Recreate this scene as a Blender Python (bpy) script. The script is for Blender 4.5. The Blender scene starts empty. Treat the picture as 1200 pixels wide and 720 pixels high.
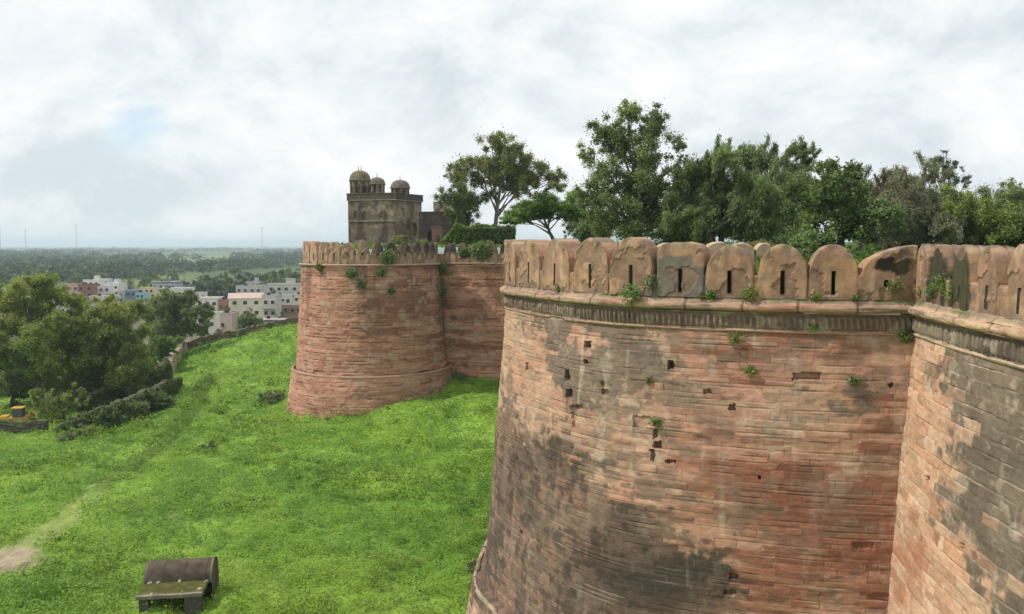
import bpy, math, random
import numpy as np
random.seed(7)
RNG = np.random.default_rng(11)
C = bpy.context.scene.collection
SC = bpy.context.scene

# ------------------------------------------------------------------ camera
F = 1000.0                      # focal length in pixels of the 1200 px wide photo
PITCH = math.atan(73.0 / F)
cam = bpy.data.cameras.new("camera")
cam.sensor_width = 36.0
cam.lens = 36.0 * F / 1200.0
cam.clip_start = 0.5
cam.clip_end = 60000
camo = bpy.data.objects.new("camera", cam)
camo.location = (0, 0, 0)
camo.rotation_euler = (math.pi / 2 - PITCH, 0, 0)
C.objects.link(camo)
SC.camera = camo

# ------------------------------------------------------------------ world
SUN_EL = math.radians(50)
SUN_AZ = math.atan2(-1.0, -0.09)           # compass angle from +Y towards +X: light from the left, a little behind us
sd = (math.sin(SUN_AZ) * math.cos(SUN_EL), math.cos(SUN_AZ) * math.cos(SUN_EL), math.sin(SUN_EL))
from mathutils import Vector
def ray_dir(px, py):
    u, v = (px - 600) / F, (360 - py) / F
    return (u, math.cos(PITCH) + v * math.sin(PITCH), v * math.cos(PITCH) - math.sin(PITCH))
world = bpy.data.worlds.new("World")
SC.world = world
world.use_nodes = True
wn, wl = world.node_tree.nodes, world.node_tree.links
wn.clear()
def W(t, **k):
    n = wn.new(t)
    for a, b in k.items():
        setattr(n, a, b)
    return n
sky = W('ShaderNodeTexSky', sky_type='NISHITA', sun_disc=False, sun_elevation=SUN_EL, sun_rotation=SUN_AZ)
bg1 = W('ShaderNodeBackground'); bg1.inputs[1].default_value = 0.15
wl.new(sky.outputs[0], bg1.inputs[0])
tc = W('ShaderNodeTexCoord')
sep = W('ShaderNodeSeparateXYZ'); wl.new(tc.outputs['Generated'], sep.inputs[0])
zz = W('ShaderNodeMath', operation='MAXIMUM'); wl.new(sep.outputs[2], zz.inputs[0]); zz.inputs[1].default_value = 0.0
za = W('ShaderNodeMath', operation='ADD'); wl.new(zz.outputs[0], za.inputs[0]); za.inputs[1].default_value = 1.0
dx = W('ShaderNodeMath', operation='DIVIDE'); wl.new(sep.outputs[0], dx.inputs[0]); wl.new(za.outputs[0], dx.inputs[1])
dy = W('ShaderNodeMath', operation='DIVIDE'); wl.new(sep.outputs[1], dy.inputs[0]); wl.new(za.outputs[0], dy.inputs[1])
zs_ = W('ShaderNodeMath', operation='MULTIPLY'); wl.new(sep.outputs[2], zs_.inputs[0]); zs_.inputs[1].default_value = 1.0
cmb = W('ShaderNodeCombineXYZ'); wl.new(zs_.outputs[0], cmb.inputs[2]); wl.new(dx.outputs[0], cmb.inputs[0]); wl.new(dy.outputs[0], cmb.inputs[1])
n1 = W('ShaderNodeTexNoise'); n1.inputs['Scale'].default_value = 6.5; n1.inputs['Detail'].default_value = 10; n1.inputs['Roughness'].default_value = 0.60; n1.inputs['Distortion'].default_value = 0.25
n2 = W('ShaderNodeTexNoise'); n2.inputs['Scale'].default_value = 3.5; n2.inputs['Detail'].default_value = 5; n2.inputs['Roughness'].default_value = 0.5
mp = W('ShaderNodeMapping'); mp.inputs['Location'].default_value = (3.1, 1.7, 0.4)
wl.new(cmb.outputs[0], mp.inputs[0]); wl.new(mp.outputs[0], n1.inputs[0]); wl.new(mp.outputs[0], n2.inputs[0])
r1 = W('ShaderNodeValToRGB')
e = r1.color_ramp.elements
e[0].position = 0.35; e[0].color = (0.67, 0.74, 0.79, 1)
e[1].position = 0.60; e[1].color = (0.99, 0.99, 0.985, 1)
m = e.new(0.47); m.color = (0.84, 0.88, 0.905, 1)
wl.new(n1.outputs[0], r1.inputs[0])
bg2 = W('ShaderNodeBackground'); bg2.inputs[1].default_value = 0.93
wl.new(r1.outputs[0], bg2.inputs[0])
r2 = W('ShaderNodeValToRGB')
r2.color_ramp.elements[0].position = 0.22; r2.color_ramp.elements[0].color = (0.6, 0.6, 0.6, 1)
r2.color_ramp.elements[1].position = 0.36; r2.color_ramp.elements[1].color = (1, 1, 1, 1)
wl.new(n2.outputs[0], r2.inputs[0])
# one small gap where the blue shows
gapd = Vector(ray_dir(163, 148)).normalized()
dt = W('ShaderNodeVectorMath', operation='DOT_PRODUCT'); wl.new(tc.outputs['Generated'], dt.inputs[0]); dt.inputs[1].default_value = gapd
gn = W('ShaderNodeMath', operation='MULTIPLY_ADD'); wl.new(n1.outputs[0], gn.inputs[0]); gn.inputs[1].default_value = -0.0030; wl.new(dt.outputs['Value'], gn.inputs[2])
gm = W('ShaderNodeMapRange'); gm.inputs[1].default_value = .99795; gm.inputs[2].default_value = .99870; gm.inputs[3].default_value = 1.0; gm.inputs[4].default_value = .30; wl.new(gn.outputs[0], gm.inputs[0])
cf = W('ShaderNodeMath', operation='MULTIPLY'); wl.new(r2.outputs[0], cf.inputs[0]); wl.new(gm.outputs[0], cf.inputs[1])
mx = W('ShaderNodeMixShader'); wl.new(cf.outputs[0], mx.inputs[0]); wl.new(bg1.outputs[0], mx.inputs[1]); wl.new(bg2.outputs[0], mx.inputs[2])
wo = W('ShaderNodeOutputWorld'); wl.new(mx.outputs[0], wo.inputs[0])

sun = bpy.data.lights.new("sun", 'SUN')
sun.energy = 3.1; sun.angle = math.radians(1.0); sun.color = (1.0, 0.95, 0.87)
suno = bpy.data.objects.new("sun", sun)
from mathutils import Vector
suno.rotation_euler = Vector(sd).to_track_quat('Z', 'Y').to_euler()
C.objects.link(suno)

SC.view_settings.view_transform = 'Standard'
SC.view_settings.look = 'None'
SC.view_settings.exposure = 0.19
SC.view_settings.gamma = 1.0
SC.view_settings.use_curve_mapping = False
SC.cycles.max_bounces = 6
SC.cycles.diffuse_bounces = 3
SC.cycles.transmission_bounces = 3
SC.cycles.transparent_max_bounces = 6
SC.cycles.volume_bounces = 1

# ------------------------------------------------------------------ measuring helpers
CP, SP = math.cos(PITCH), math.sin(PITCH)
def ray(px, py):
    u, v = (px - 600) / F, (360 - py) / F
    return u, CP + v * SP, v * CP - SP
def at_y(px, py, Y):
    a, b, c = ray(px, py); t = Y / b
    return np.array([a * t, Y, c * t])
def at_z(px, py, z):
    a, b, c = ray(px, py); t = z / c
    return np.array([a * t, b * t, z])
def proj(P):
    P = np.asarray(P, float)
    d = P[..., 1] * CP - P[..., 2] * SP
    d = np.where(d < 0.1, 0.1, d)
    v = P[..., 1] * SP + P[..., 2] * CP
    return 600 + F * P[..., 0] / d, 360 - F * v / d

def hsh(i, j, seed):
    n = (i.astype(np.int64) * 374761393 + j.astype(np.int64) * 668265263 + seed * 1442695041) & 0xffffffff
    n = ((n ^ (n >> 13)) * 1274126177) & 0xffffffff
    n = (n ^ (n >> 16)) & 0xffffffff
    return n / 4294967295.0
def vnoise(x, y, seed=0):
    x = np.asarray(x, float); y = np.asarray(y, float)
    i, j = np.floor(x), np.floor(y)
    fx, fy = x - i, y - j
    fx, fy = fx * fx * (3 - 2 * fx), fy * fy * (3 - 2 * fy)
    a, b = hsh(i, j, seed), hsh(i + 1, j, seed)
    c, d = hsh(i, j + 1, seed), hsh(i + 1, j + 1, seed)
    return (a * (1 - fx) + b * fx) * (1 - fy) + (c * (1 - fx) + d * fx) * fy
def fbm(x, y, seed=0, o=4):
    r, a, t = 0, 1.0, 0
    for k in range(o):
        r = r + a * vnoise(np.asarray(x) * 2 ** k, np.asarray(y) * 2 ** k, seed + k * 17)
        t += a; a *= 0.55
    return r / t
def sstep(a, b, x):
    t = np.clip((x - a) / (b - a), 0, 1)
    return t * t * (3 - 2 * t)
def lerp(a, b, t):
    return a * (1 - t) + b * t
def blobs(px, py, L):
    f = np.zeros_like(px)
    for cx, cy, rx, ry, a in L:
        f = f + a * np.exp(-(((px - cx) / rx) ** 2 + ((py - cy) / ry) ** 2))
    return f
def poly_sd(px, py, poly):
    """signed distance, positive inside"""
    d = np.full(px.shape, 1e9); ins = np.zeros(px.shape, bool)
    n = len(poly)
    for k in range(n):
        x0, y0 = poly[k]; x1, y1 = poly[(k + 1) % n]
        ex, ey = x1 - x0, y1 - y0
        t = np.clip(((px - x0) * ex + (py - y0) * ey) / (ex * ex + ey * ey + 1e-9), 0, 1)
        d = np.minimum(d, np.hypot(px - x0 - t * ex, py - y0 - t * ey))
        c = ((y0 > py) != (y1 > py)) & (px < (x1 - x0) * (py - y0) / (y1 - y0 + 1e-12) + x0)
        ins ^= c
    return np.where(ins, d, -d)

# ------------------------------------------------------------------ mesh helpers
def mesh(name, V, Fs, mat=None, parent=None, col=None, smooth=False, loc=None):
    """V (n,3); Fs = list of int arrays (m,k); col (n,3) -> one mesh object"""
    V = np.asarray(V, np.float32).reshape(-1, 3)
    if loc is not None:
        V = V - np.asarray(loc, np.float32)
    if not isinstance(Fs, (list, tuple)):
        Fs = [Fs]
    Fs = [np.asarray(f, np.int32) for f in Fs if len(f)]
    me = bpy.data.meshes.new(name)
    me.vertices.add(len(V)); me.vertices.foreach_set('co', V.ravel())
    nl = sum(f.size for f in Fs); npoly = sum(len(f) for f in Fs)
    me.loops.add(nl); me.loops.foreach_set('vertex_index', np.concatenate([f.ravel() for f in Fs]))
    st, k = [], 0
    for f in Fs:
        st.append(k + np.arange(len(f)) * f.shape[1]); k += f.size
    me.polygons.add(npoly); me.polygons.foreach_set('loop_start', np.concatenate(st).astype(np.int32))
    me.update(calc_edges=True)
    me.polygons.foreach_set('use_smooth', np.full(npoly, bool(smooth)))
    if col is not None:
        a = me.attributes.new('Col', 'FLOAT_COLOR', 'POINT')
        c4 = np.ones((len(V), 4), np.float32); c4[:, :3] = col
        a.data.foreach_set('color', c4.ravel())
    if mat:
        me.materials.append(mat)
    o = bpy.data.objects.new(name, me)
    if loc is not None:
        o.location = loc
    C.objects.link(o)
    if parent:
        o.parent = parent
        if loc is None:
            o.location = -parent.location
    return o
def tag(o, label=None, cat=None, group=None, kind=None):
    if label: o['label'] = label
    if cat: o['category'] = cat
    if group: o['group'] = group
    if kind: o['kind'] = kind
    return o
def thing(name, label, cat, loc, group=None):
    o = bpy.data.objects.new(name, None); C.objects.link(o)
    o.location = tuple(float(v) for v in loc); o.empty_display_size = 0.2
    return tag(o, label, cat, group)
def part(name, V, Fs, mat, parent, col=None, smooth=False):
    """part in world coordinates under an unrotated Empty"""
    V = np.asarray(V, np.float32).reshape(-1, 3) - np.asarray(parent_loc(parent), np.float32)
    o = mesh(name, V, Fs, mat, None, col, smooth)
    o.parent = parent
    return o
def parent_loc(p):
    l = np.zeros(3)
    while p is not None:
        l += np.array(p.location); p = p.parent
    return l
def gridF(nu, nv, flip=False, wrap=False):
    i = np.arange(nu if wrap else nu - 1)[:, None]; j = np.arange(nv - 1)[None, :]
    i2 = (i + 1) % nu
    a = i * nv + j; b = i2 * nv + j; c = i2 * nv + j + 1; d = i * nv + j + 1
    q = np.stack([a, b, c, d], -1).reshape(-1, 4)
    return q[:, ::-1] if flip else q
class MB:
    def __init__(s): s.V = []; s.F = {}; s.C = []; s.n = 0
    def add(s, V, Fq, col=(1, 1, 1)):
        V = np.asarray(V, float).reshape(-1, 3); Fq = np.asarray(Fq)
        s.V.append(V); s.F.setdefault(Fq.shape[1], []).append(Fq + s.n)
        s.C.append(np.broadcast_to(np.asarray(col, float), V.shape)); s.n += len(V)
    def box(s, c, size, rz=0, col=(1, 1, 1)):
        x, y, z = [v / 2 for v in size]
        P = np.array([[-x, -y, -z], [x, -y, -z], [x, y, -z], [-x, y, -z], [-x, -y, z], [x, -y, z], [x, y, z], [-x, y, z]])
        ca, sa = math.cos(rz), math.sin(rz)
        P = np.stack([P[:, 0] * ca - P[:, 1] * sa, P[:, 0] * sa + P[:, 1] * ca, P[:, 2]], 1) + np.asarray(c, float)
        s.add(P, [[0, 3, 2, 1], [4, 5, 6, 7], [0, 1, 5, 4], [1, 2, 6, 5], [2, 3, 7, 6], [3, 0, 4, 7]], col)
    def tube(s, P, R, n=7, col=(1, 1, 1)):
        P = np.asarray(P, float); R = np.broadcast_to(np.asarray(R, float), (len(P),))
        T = np.gradient(P, axis=0); T /= np.linalg.norm(T, axis=1)[:, None] + 1e-9
        up = np.array([0.31, 0.95, 0.05]) if abs(T[0, 2]) > .7 else np.array([0, 0, 1.0])
        A = np.cross(T, up); A /= np.linalg.norm(A, axis=1)[:, None] + 1e-9
        B = np.cross(T, A)
        th = np.arange(n) * 2 * math.pi / n
        Q = P[:, None] + R[:, None, None] * (np.cos(th)[None, :, None] * A[:, None] + np.sin(th)[None, :, None] * B[:, None])
        k = len(P)
        q = []
        for i in range(k - 1):
            for j in range(n):
                q.append([i * n + j, i * n + (j + 1) % n, (i + 1) * n + (j + 1) % n, (i + 1) * n + j])
        s.add(Q.reshape(-1, 3), q, col)
    def lathe(s, c, prof, n=24, col=(1, 1, 1)):
        prof = np.asarray(prof, float); th = np.arange(n) * 2 * math.pi / n
        Q = np.stack([np.cos(th)[:, None] * prof[None, :, 0], np.sin(th)[:, None] * prof[None, :, 0], np.broadcast_to(prof[None, :, 1], (n, len(prof)))], -1) + np.asarray(c, float)
        s.add(Q.reshape(-1, 3), gridF(n, len(prof), wrap=True), col)
    def build(s, name, mat, parent=None, smooth=False):
        V = np.concatenate(s.V); Fs = [np.concatenate(v) for v in s.F.values()]; col = np.concatenate(s.C)
        if parent is not None:
            return part(name, V, Fs, mat, parent, col, smooth)
        return mesh(name, V, Fs, mat, None, col, smooth, loc=V.mean(0) * [1, 1, 0] + [0, 0, V[:, 2].min()])

# ------------------------------------------------------------------ materials
def material(name, build):
    m = bpy.data.materials.new(name); m.use_nodes = True
    nt = m.node_tree; nt.nodes.clear()
    out = nt.nodes.new('ShaderNodeOutputMaterial')
    build(nt, out)
    return m
def N(nt, t, **k):
    n = nt.nodes.new(t)
    for a, b in k.items(): setattr(n, a, b)
    return n
def noise_node(nt, scale, detail=6, rough=0.6, vec=None):
    n = N(nt, 'ShaderNodeTexNoise'); n.inputs['Scale'].default_value = scale; n.inputs['Detail'].default_value = detail; n.inputs['Roughness'].default_value = rough
    if vec is not None: nt.links.new(vec, n.inputs['Vector'])
    return n
def col_mat(name, var=0.35, scale=4.0, bump=0.3, bscale=18.0, rough=0.95, base=None, stretch=(1, 1, 1), bdist=0.03):
    """colour attribute (or a base colour) broken up by noise, matt, with a fine bump"""
    def b(nt, out):
        L = nt.links.new
        geo = N(nt, 'ShaderNodeNewGeometry')
        mp = N(nt, 'ShaderNodeMapping'); mp.inputs['Scale'].default_value = stretch; L(geo.outputs['Position'], mp.inputs[0])
        n = noise_node(nt, scale, 7, .62, mp.outputs[0])
        mr = N(nt, 'ShaderNodeMapRange'); mr.inputs[1].default_value = .28; mr.inputs[2].default_value = .72; mr.inputs[3].default_value = 1 - var; mr.inputs[4].default_value = 1 + var
        L(n.outputs[0], mr.inputs[0])
        vm = N(nt, 'ShaderNodeVectorMath', operation='SCALE')
        if base is None:
            at = N(nt, 'ShaderNodeAttribute', attribute_name='Col'); L(at.outputs['Color'], vm.inputs[0])
        else:
            vm.inputs[0].default_value = base
        L(mr.outputs[0], vm.inputs['Scale'])
        p = N(nt, 'ShaderNodeBsdfPrincipled'); L(vm.outputs[0], p.inputs['Base Color'])
        p.inputs['Roughness'].default_value = rough; p.inputs['Specular IOR Level'].default_value = 0.15
        nb = noise_node(nt, bscale, 6, .65, geo.outputs['Position'])
        bp = N(nt, 'ShaderNodeBump'); bp.inputs['Strength'].default_value = bump; bp.inputs['Distance'].default_value = bdist
        L(nb.outputs[0], bp.inputs['Height']); L(bp.outputs[0], p.inputs['Normal'])
        L(p.outputs[0], out.inputs[0])
    return material(name, b)
def leaf_mat(name, trans=0.35):
    def b(nt, out):
        L = nt.links.new
        at = N(nt, 'ShaderNodeAttribute', attribute_name='Col')
        d = N(nt, 'ShaderNodeBsdfPrincipled'); L(at.outputs['Color'], d.inputs['Base Color']); d.inputs['Roughness'].default_value = .55; d.inputs['Specular IOR Level'].default_value = .25
        vm = N(nt, 'ShaderNodeVectorMath', operation='MULTIPLY'); vm.inputs[1].default_value = (1.25, 1.15, 0.6); L(at.outputs['Color'], vm.inputs[0])
        t = N(nt, 'ShaderNodeBsdfTranslucent'); L(vm.outputs[0], t.inputs[0])
        mx = N(nt, 'ShaderNodeMixShader'); mx.inputs[0].default_value = trans
        L(d.outputs[0], mx.inputs[1]); L(t.outputs[0], mx.inputs[2]); L(mx.outputs[0], out.inputs[0])
    return material(name, b)
M_STONE = col_mat('sandstone_masonry', var=.22, scale=3.2, bump=.55, bscale=14, stretch=(1, 1, 2.4))
M_FAR = col_mat('sandstone_masonry_far', var=.25, scale=1.6, bump=.5, bscale=6, stretch=(1, 1, 3), bdist=.06)
M_PLASTER = col_mat('lime_plaster', var=.24, scale=3.0, bump=.5, bscale=11)
M_RUIN = col_mat('dark_rubble', var=.35, scale=1.5, bump=.6, bscale=4, bdist=.08)
M_EARTH = col_mat('grassy_earth', var=.3, scale=1.3, bump=.6, bscale=5, bdist=.08)
M_LEAF = leaf_mat('leaf')
M_GRASS = leaf_mat('grass_blade', .3)
M_BARK = col_mat('bark', var=.3, scale=6, bump=.5, bscale=16)
M_PAINT = col_mat('painted_render', var=.12, scale=.6, bump=.1, bscale=3)
M_GLASS = col_mat('dark_window', var=.1, scale=1, bump=0, bscale=1, rough=.3)
M_STEEL = col_mat('galvanised_steel', var=.1, scale=2, bump=0, bscale=4, rough=.5)
M_YELLOW = col_mat('yellow_paint', var=.12, scale=1.5, bump=.05, bscale=4, rough=.5)

# ------------------------------------------------------------------ terrain
PLAIN = -28.0
ctl = []
for px, py, z in [(0, 720, -18.2), (150, 720, -17.8), (300, 720, -17.6), (450, 720, -17.8), (543, 718, -18.2), (0, 660, -18.6), (0, 600, -19.3), (100, 600, -19.0),
                  (200, 560, -19.2), (350, 600, -18.3), (550, 600, -18.0), (565, 520, -17.7), (450, 479, -17.9), (515, 440, -15.9), (572, 449, -16.4), (345, 491, -19.6), (400, 492, -18.9),
                  (300, 500, -19.4), (200, 520, -20.2), (100, 520, -20.8), (0, 515, -21.5), (200, 475, -20.9), (130, 505, -21.2), (60, 512, -21.5),
                  (222, 410, -20.4), (290, 393, -19.3), (350, 380, -17.6), (300, 440, -19.4), (250, 450, -20.3)]:
    p = at_z(px, py, z); ctl.append((p[0], p[1], z))
for x, y, z in [(30, 120, -14), (40, 60, -14), (20, 20, -17), (0, 15, -17.5), (-40, 20, -19), (-20, 15, -18), (10, 170, -14), (-15, 180, -15), (-30, 210, -22), (-50, 212, -25), (-70, 205, -26), (-85, 180, -25.5),
                (-75, 150, -24), (-72, 128, -24), (-80, 108, -23.6), (-95, 100, -24.5), (-95, 150, -26), (-62, 112, -22.8), (-60, 80, -20.8), (-60, 50, -20), (-90, 60, -23), (0, 215, -18)]:
    ctl.append((x, y, z))
ctl = np.array(ctl, float)
def _tps(r2):
    return np.where(r2 > 1e-9, r2 * np.log(r2 + 1e-12), 0)
_n = len(ctl)
_X = ctl[:, :2] / 100
_K = _tps(((_X[:, None] - _X[None]) ** 2).sum(-1)) + 0.003 * np.eye(_n)
_P = np.hstack([np.ones((_n, 1)), _X])
_A = np.block([[_K, _P], [_P.T, np.zeros((3, 3))]])
_w = np.linalg.solve(_A, np.concatenate([ctl[:, 2], np.zeros(3)]))
def ground_z(x, y, bumps=True):
    x = np.asarray(x, float); y = np.asarray(y, float); shp = np.broadcast(x, y).shape
    xf = np.broadcast_to(x, shp).ravel(); yf = np.broadcast_to(y, shp).ravel()
    z = np.full(xf.shape, PLAIN)
    inb = (xf > -150) & (xf < 80) & (yf > -40) & (yf < 300)
    idx = np.nonzero(inb)[0]
    for k in range(0, len(idx), 40000):
        ii = idx[k:k + 40000]
        q = np.stack([xf[ii], yf[ii]], 1) / 100
        r2 = ((q[:, None] - _X[None]) ** 2).sum(-1)
        zz = _tps(r2) @ _w[:_n] + _w[_n] + q @ _w[_n + 1:]
        zz = np.clip(zz, PLAIN, -11)
        w = sstep(-150, -100, xf[ii]) * (1 - sstep(212, 255, yf[ii])) * sstep(-40, 0, yf[ii]) * (1 - sstep(50, 80, xf[ii]))
        zz = lerp(PLAIN, zz, w)
        if bumps:
            zz = zz + w * ((fbm(xf[ii] * .35, yf[ii] * .35, 5, 4) - .5) * .9 + (fbm(xf[ii] * .06, yf[ii] * .06, 8, 3) - .5) * .8 + (vnoise(xf[ii] * .8, yf[ii] * .8, 9) - .5) * .35)
        z[ii] = zz
    return z.reshape(shp)

PATH_PX = [(-20, 668), (20, 650), (45, 632), (80, 605), (120, 570), (160, 543), (190, 520), (215, 495), (232, 470), (243, 445)]
def ground_masks(x, y, z):
    px, py = proj(np.stack([x, y, z], -1))
    d = np.full(px.shape, 1e9)
    for (x0, y0), (x1, y1) in zip(PATH_PX[:-1], PATH_PX[1:]):
        ex, ey = x1 - x0, y1 - y0
        t = np.clip(((px - x0) * ex + (py - y0) * ey) / (ex * ex + ey * ey), 0, 1)
        d = np.minimum(d, np.hypot(px - x0 - t * ex, (py - y0 - t * ey) * 1.3))
    front = y > 5
    wob = 14 * (fbm(x * .5, y * .5, 31, 3) - .5)
    bare = blobs(px, py, [(6, 657, 48, 20, 1.5), (203, 604, 14, 10, .85), (605, 640, 1, 1, 0), (455, 690, 22, 16, .75), (300, 640, 12, 10, .5), (520, 560, 14, 8, .45), (60, 625, 40, 22, .35), (310, 610, 10, 8, .3)])
    bare = .85 * sstep(.45, 1.15, bare + .9 * (fbm(x * .9, y * .9, 33, 4) - .5)) * front
    track = (1 - sstep(7, 19, d + wob)) * front * .9 * (1 - .85 * sstep(70, 175, px))
    furrow = (1 - sstep(2, 7, np.abs(d - 4) + wob * .5)) * front * sstep(110, 170, px)
    return bare, track, furrow

ang = np.concatenate([np.linspace(-180, -50, 40)[:-1], np.linspace(-50, 12, 620)[:-1], np.linspace(12, 60, 60)[:-1], np.linspace(60, 180, 30)[:-1]])
rr = np.concatenate([np.geomspace(8, 34, 24)[:-1], np.geomspace(34, 235, 380)[:-1], np.geomspace(235, 27000, 110)])
A_, R_ = np.meshgrid(np.radians(ang), rr, indexing='ij')
gx, gy = np.sin(A_) * R_, np.cos(A_) * R_
gz = ground_z(gx, gy)
bare, track, furrow = ground_masks(gx, gy, gz)
gz = gz - 0.25 * furrow
nA = fbm(gx * .12, gy * .12, 41, 4)[..., None]; nB = fbm(gx * .7, gy * .7, 43, 4)[..., None]
G1, G2, G3 = np.array([.105, .21, .026]), np.array([.18, .295, .040]), np.array([.22, .28, .055])
gc = lerp(G1, G2, sstep(.35, .65, nA)); gc = lerp(gc, G3, .5 * sstep(.55, .8, nB))
dirt = np.array([.30, .235, .175])
gc = lerp(gc, np.array([.22, .24, .09]), track[..., None] * .7)
gc = lerp(gc, dirt, bare[..., None])
gc = lerp(gc, np.array([.03, .06, .012]), furrow[..., None] * .5)
# the plain beyond: fields and dark scrub patches
pl = sstep(215, 260, R_)[..., None]
f1 = fbm(gx * .0032, gy * .0011, 51, 4)[..., None]; f2 = fbm(gx * .02, gy * .008, 52, 3)[..., None]
pc = lerp(np.array([.05, .085, .03]), np.array([.13, .17, .06]), sstep(.42, .62, f1)); pc = lerp(pc, np.array([.14, .14, .075]), .4 * sstep(.6, .75, f2))
pc = lerp(pc, np.array([.20, .17, .13]), .5 * (sstep(240, 260, R_) * (1 - sstep(420, 520, R_)))[..., None])
gc = lerp(gc, pc, pl)
gv = np.stack([gx, gy, gz], -1)
mesh_ground = mesh('ground', gv.reshape(-1, 3), gridF(len(ang), len(rr), flip=True, wrap=True), M_EARTH, None, gc.reshape(-1, 3), True)
tag(mesh_ground, kind='structure')

# ------------------------------------------------------------------ paths of the walls
def smooth_path(P, ds, it=3):
    P = np.asarray(P, float)
    d = np.concatenate([[0], np.cumsum(np.hypot(*np.diff(P, axis=0).T))])
    s = np.arange(0, d[-1], 0.25)
    Q = np.stack([np.interp(s, d, P[:, 0]), np.interp(s, d, P[:, 1])], 1)
    for _ in range(it):
        k = 9
        ker = np.hanning(k + 2)[1:-1]; ker /= ker.sum()
        Qp = np.pad(Q, ((k // 2, k // 2), (0, 0)), mode='reflect', reflect_type='odd')
        Q = np.stack([np.convolve(Qp[:, i], ker, 'valid') for i in range(2)], 1)
    return resample(Q, ds)
def resample(Q, ds):
    d = np.concatenate([[0], np.cumsum(np.hypot(*np.diff(Q, axis=0).T))])
    s = np.linspace(0, d[-1], max(2, int(d[-1] / ds)))
    return np.stack([np.interp(s, d, Q[:, 0]), np.interp(s, d, Q[:, 1])], 1)
def normals(Q):
    d = np.gradient(Q, axis=0); d /= np.linalg.norm(d, axis=1)[:, None]
    return np.stack([d[:, 1], -d[:, 0]], 1)
def arclen(Q):
    return np.concatenate([[0], np.cumsum(np.hypot(*np.diff(Q, axis=0).T))])
def offset(Q, o):
    return Q + normals(Q) * o

ZL = -2.2
lip = [at_z(px, py, ZL)[:2] for px, py in [(582, 343.5), (590, 345.5), (603, 347.5), (624, 350.5), (665, 355.5), (727, 360.3), (796, 363), (865, 365), (908, 366.2), (982, 367.6), (1022, 368), (1062, 368.2)]]
lip = np.array(lip)
print('lip', lip.round(2).tolist())
ext = np.array([[9, 56.0], [5, 53.5], [2.0, 50], [0.0, 45.5]])
endp = lip[-1] + (lip[-1] - lip[-4]) / np.linalg.norm(lip[-1] - lip[-4]) * 2.5
NEAR = smooth_path(np.vstack([ext, lip, endp]), 0.04)
rlip = np.array([at_z(px, py, ZL)[:2] for px, py in [(1062, 368.2), (1111, 381), (1155, 391), (1198, 400.5)]])
print('rlip', rlip.round(2).tolist())
st = rlip[0] + np.array([0.55, 2.2])
RIGHT = smooth_path(np.vstack([st, rlip[:1], [[11.95, 23.6]], [[11.72, 21.0]], [[11.62, 18.8]], [[11.7, 16]], [[12.1, 12]], [[13, 8]]]), 0.04, it=2)

def masonry(S, Z, seed, rh=(.13, .27), sl=(.35, 1.5)):
    rng = np.random.default_rng(seed)
    Zw = Z + .05 * (fbm(S * .22, Z * .1, seed + 3, 2) - .5) + .015 * (vnoise(S * 1.7, Z * 3, seed + 4) - .5)
    z0, z1 = Zw.min() - .5, Zw.max() + .5
    e = [z0]
    while e[-1] < z1: e.append(e[-1] + rng.uniform(*rh))
    e = np.array(e)
    r = np.clip(np.searchsorted(e, Zw) - 1, 0, len(e) - 2)
    dz = np.minimum(Zw - e[r], e[r + 1] - Zw)
    ds = np.full(S.shape, 9.0); sid = np.zeros(S.shape, int)
    s0, s1 = S.min() - 2, S.max() + 2
    for k in np.unique(r):
        b = [s0 + rng.uniform(-1, 0)]
        while b[-1] < s1: b.append(b[-1] + rng.uniform(*sl) * (1 if rng.random() < .8 else .5))
        b = np.array(b); mk = r == k
        sm = S[mk] + .02 * (vnoise(S[mk] * 5, Z[mk] * 9, seed + 5) - .5)
        j = np.clip(np.searchsorted(b, sm) - 1, 0, len(b) - 2)
        ds[mk] = np.minimum(sm - b[j], b[j + 1] - sm); sid[mk] = j
    h = lambda q: hsh(sid, r, seed * 7 + q)
    return r, dz, ds, h

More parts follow.
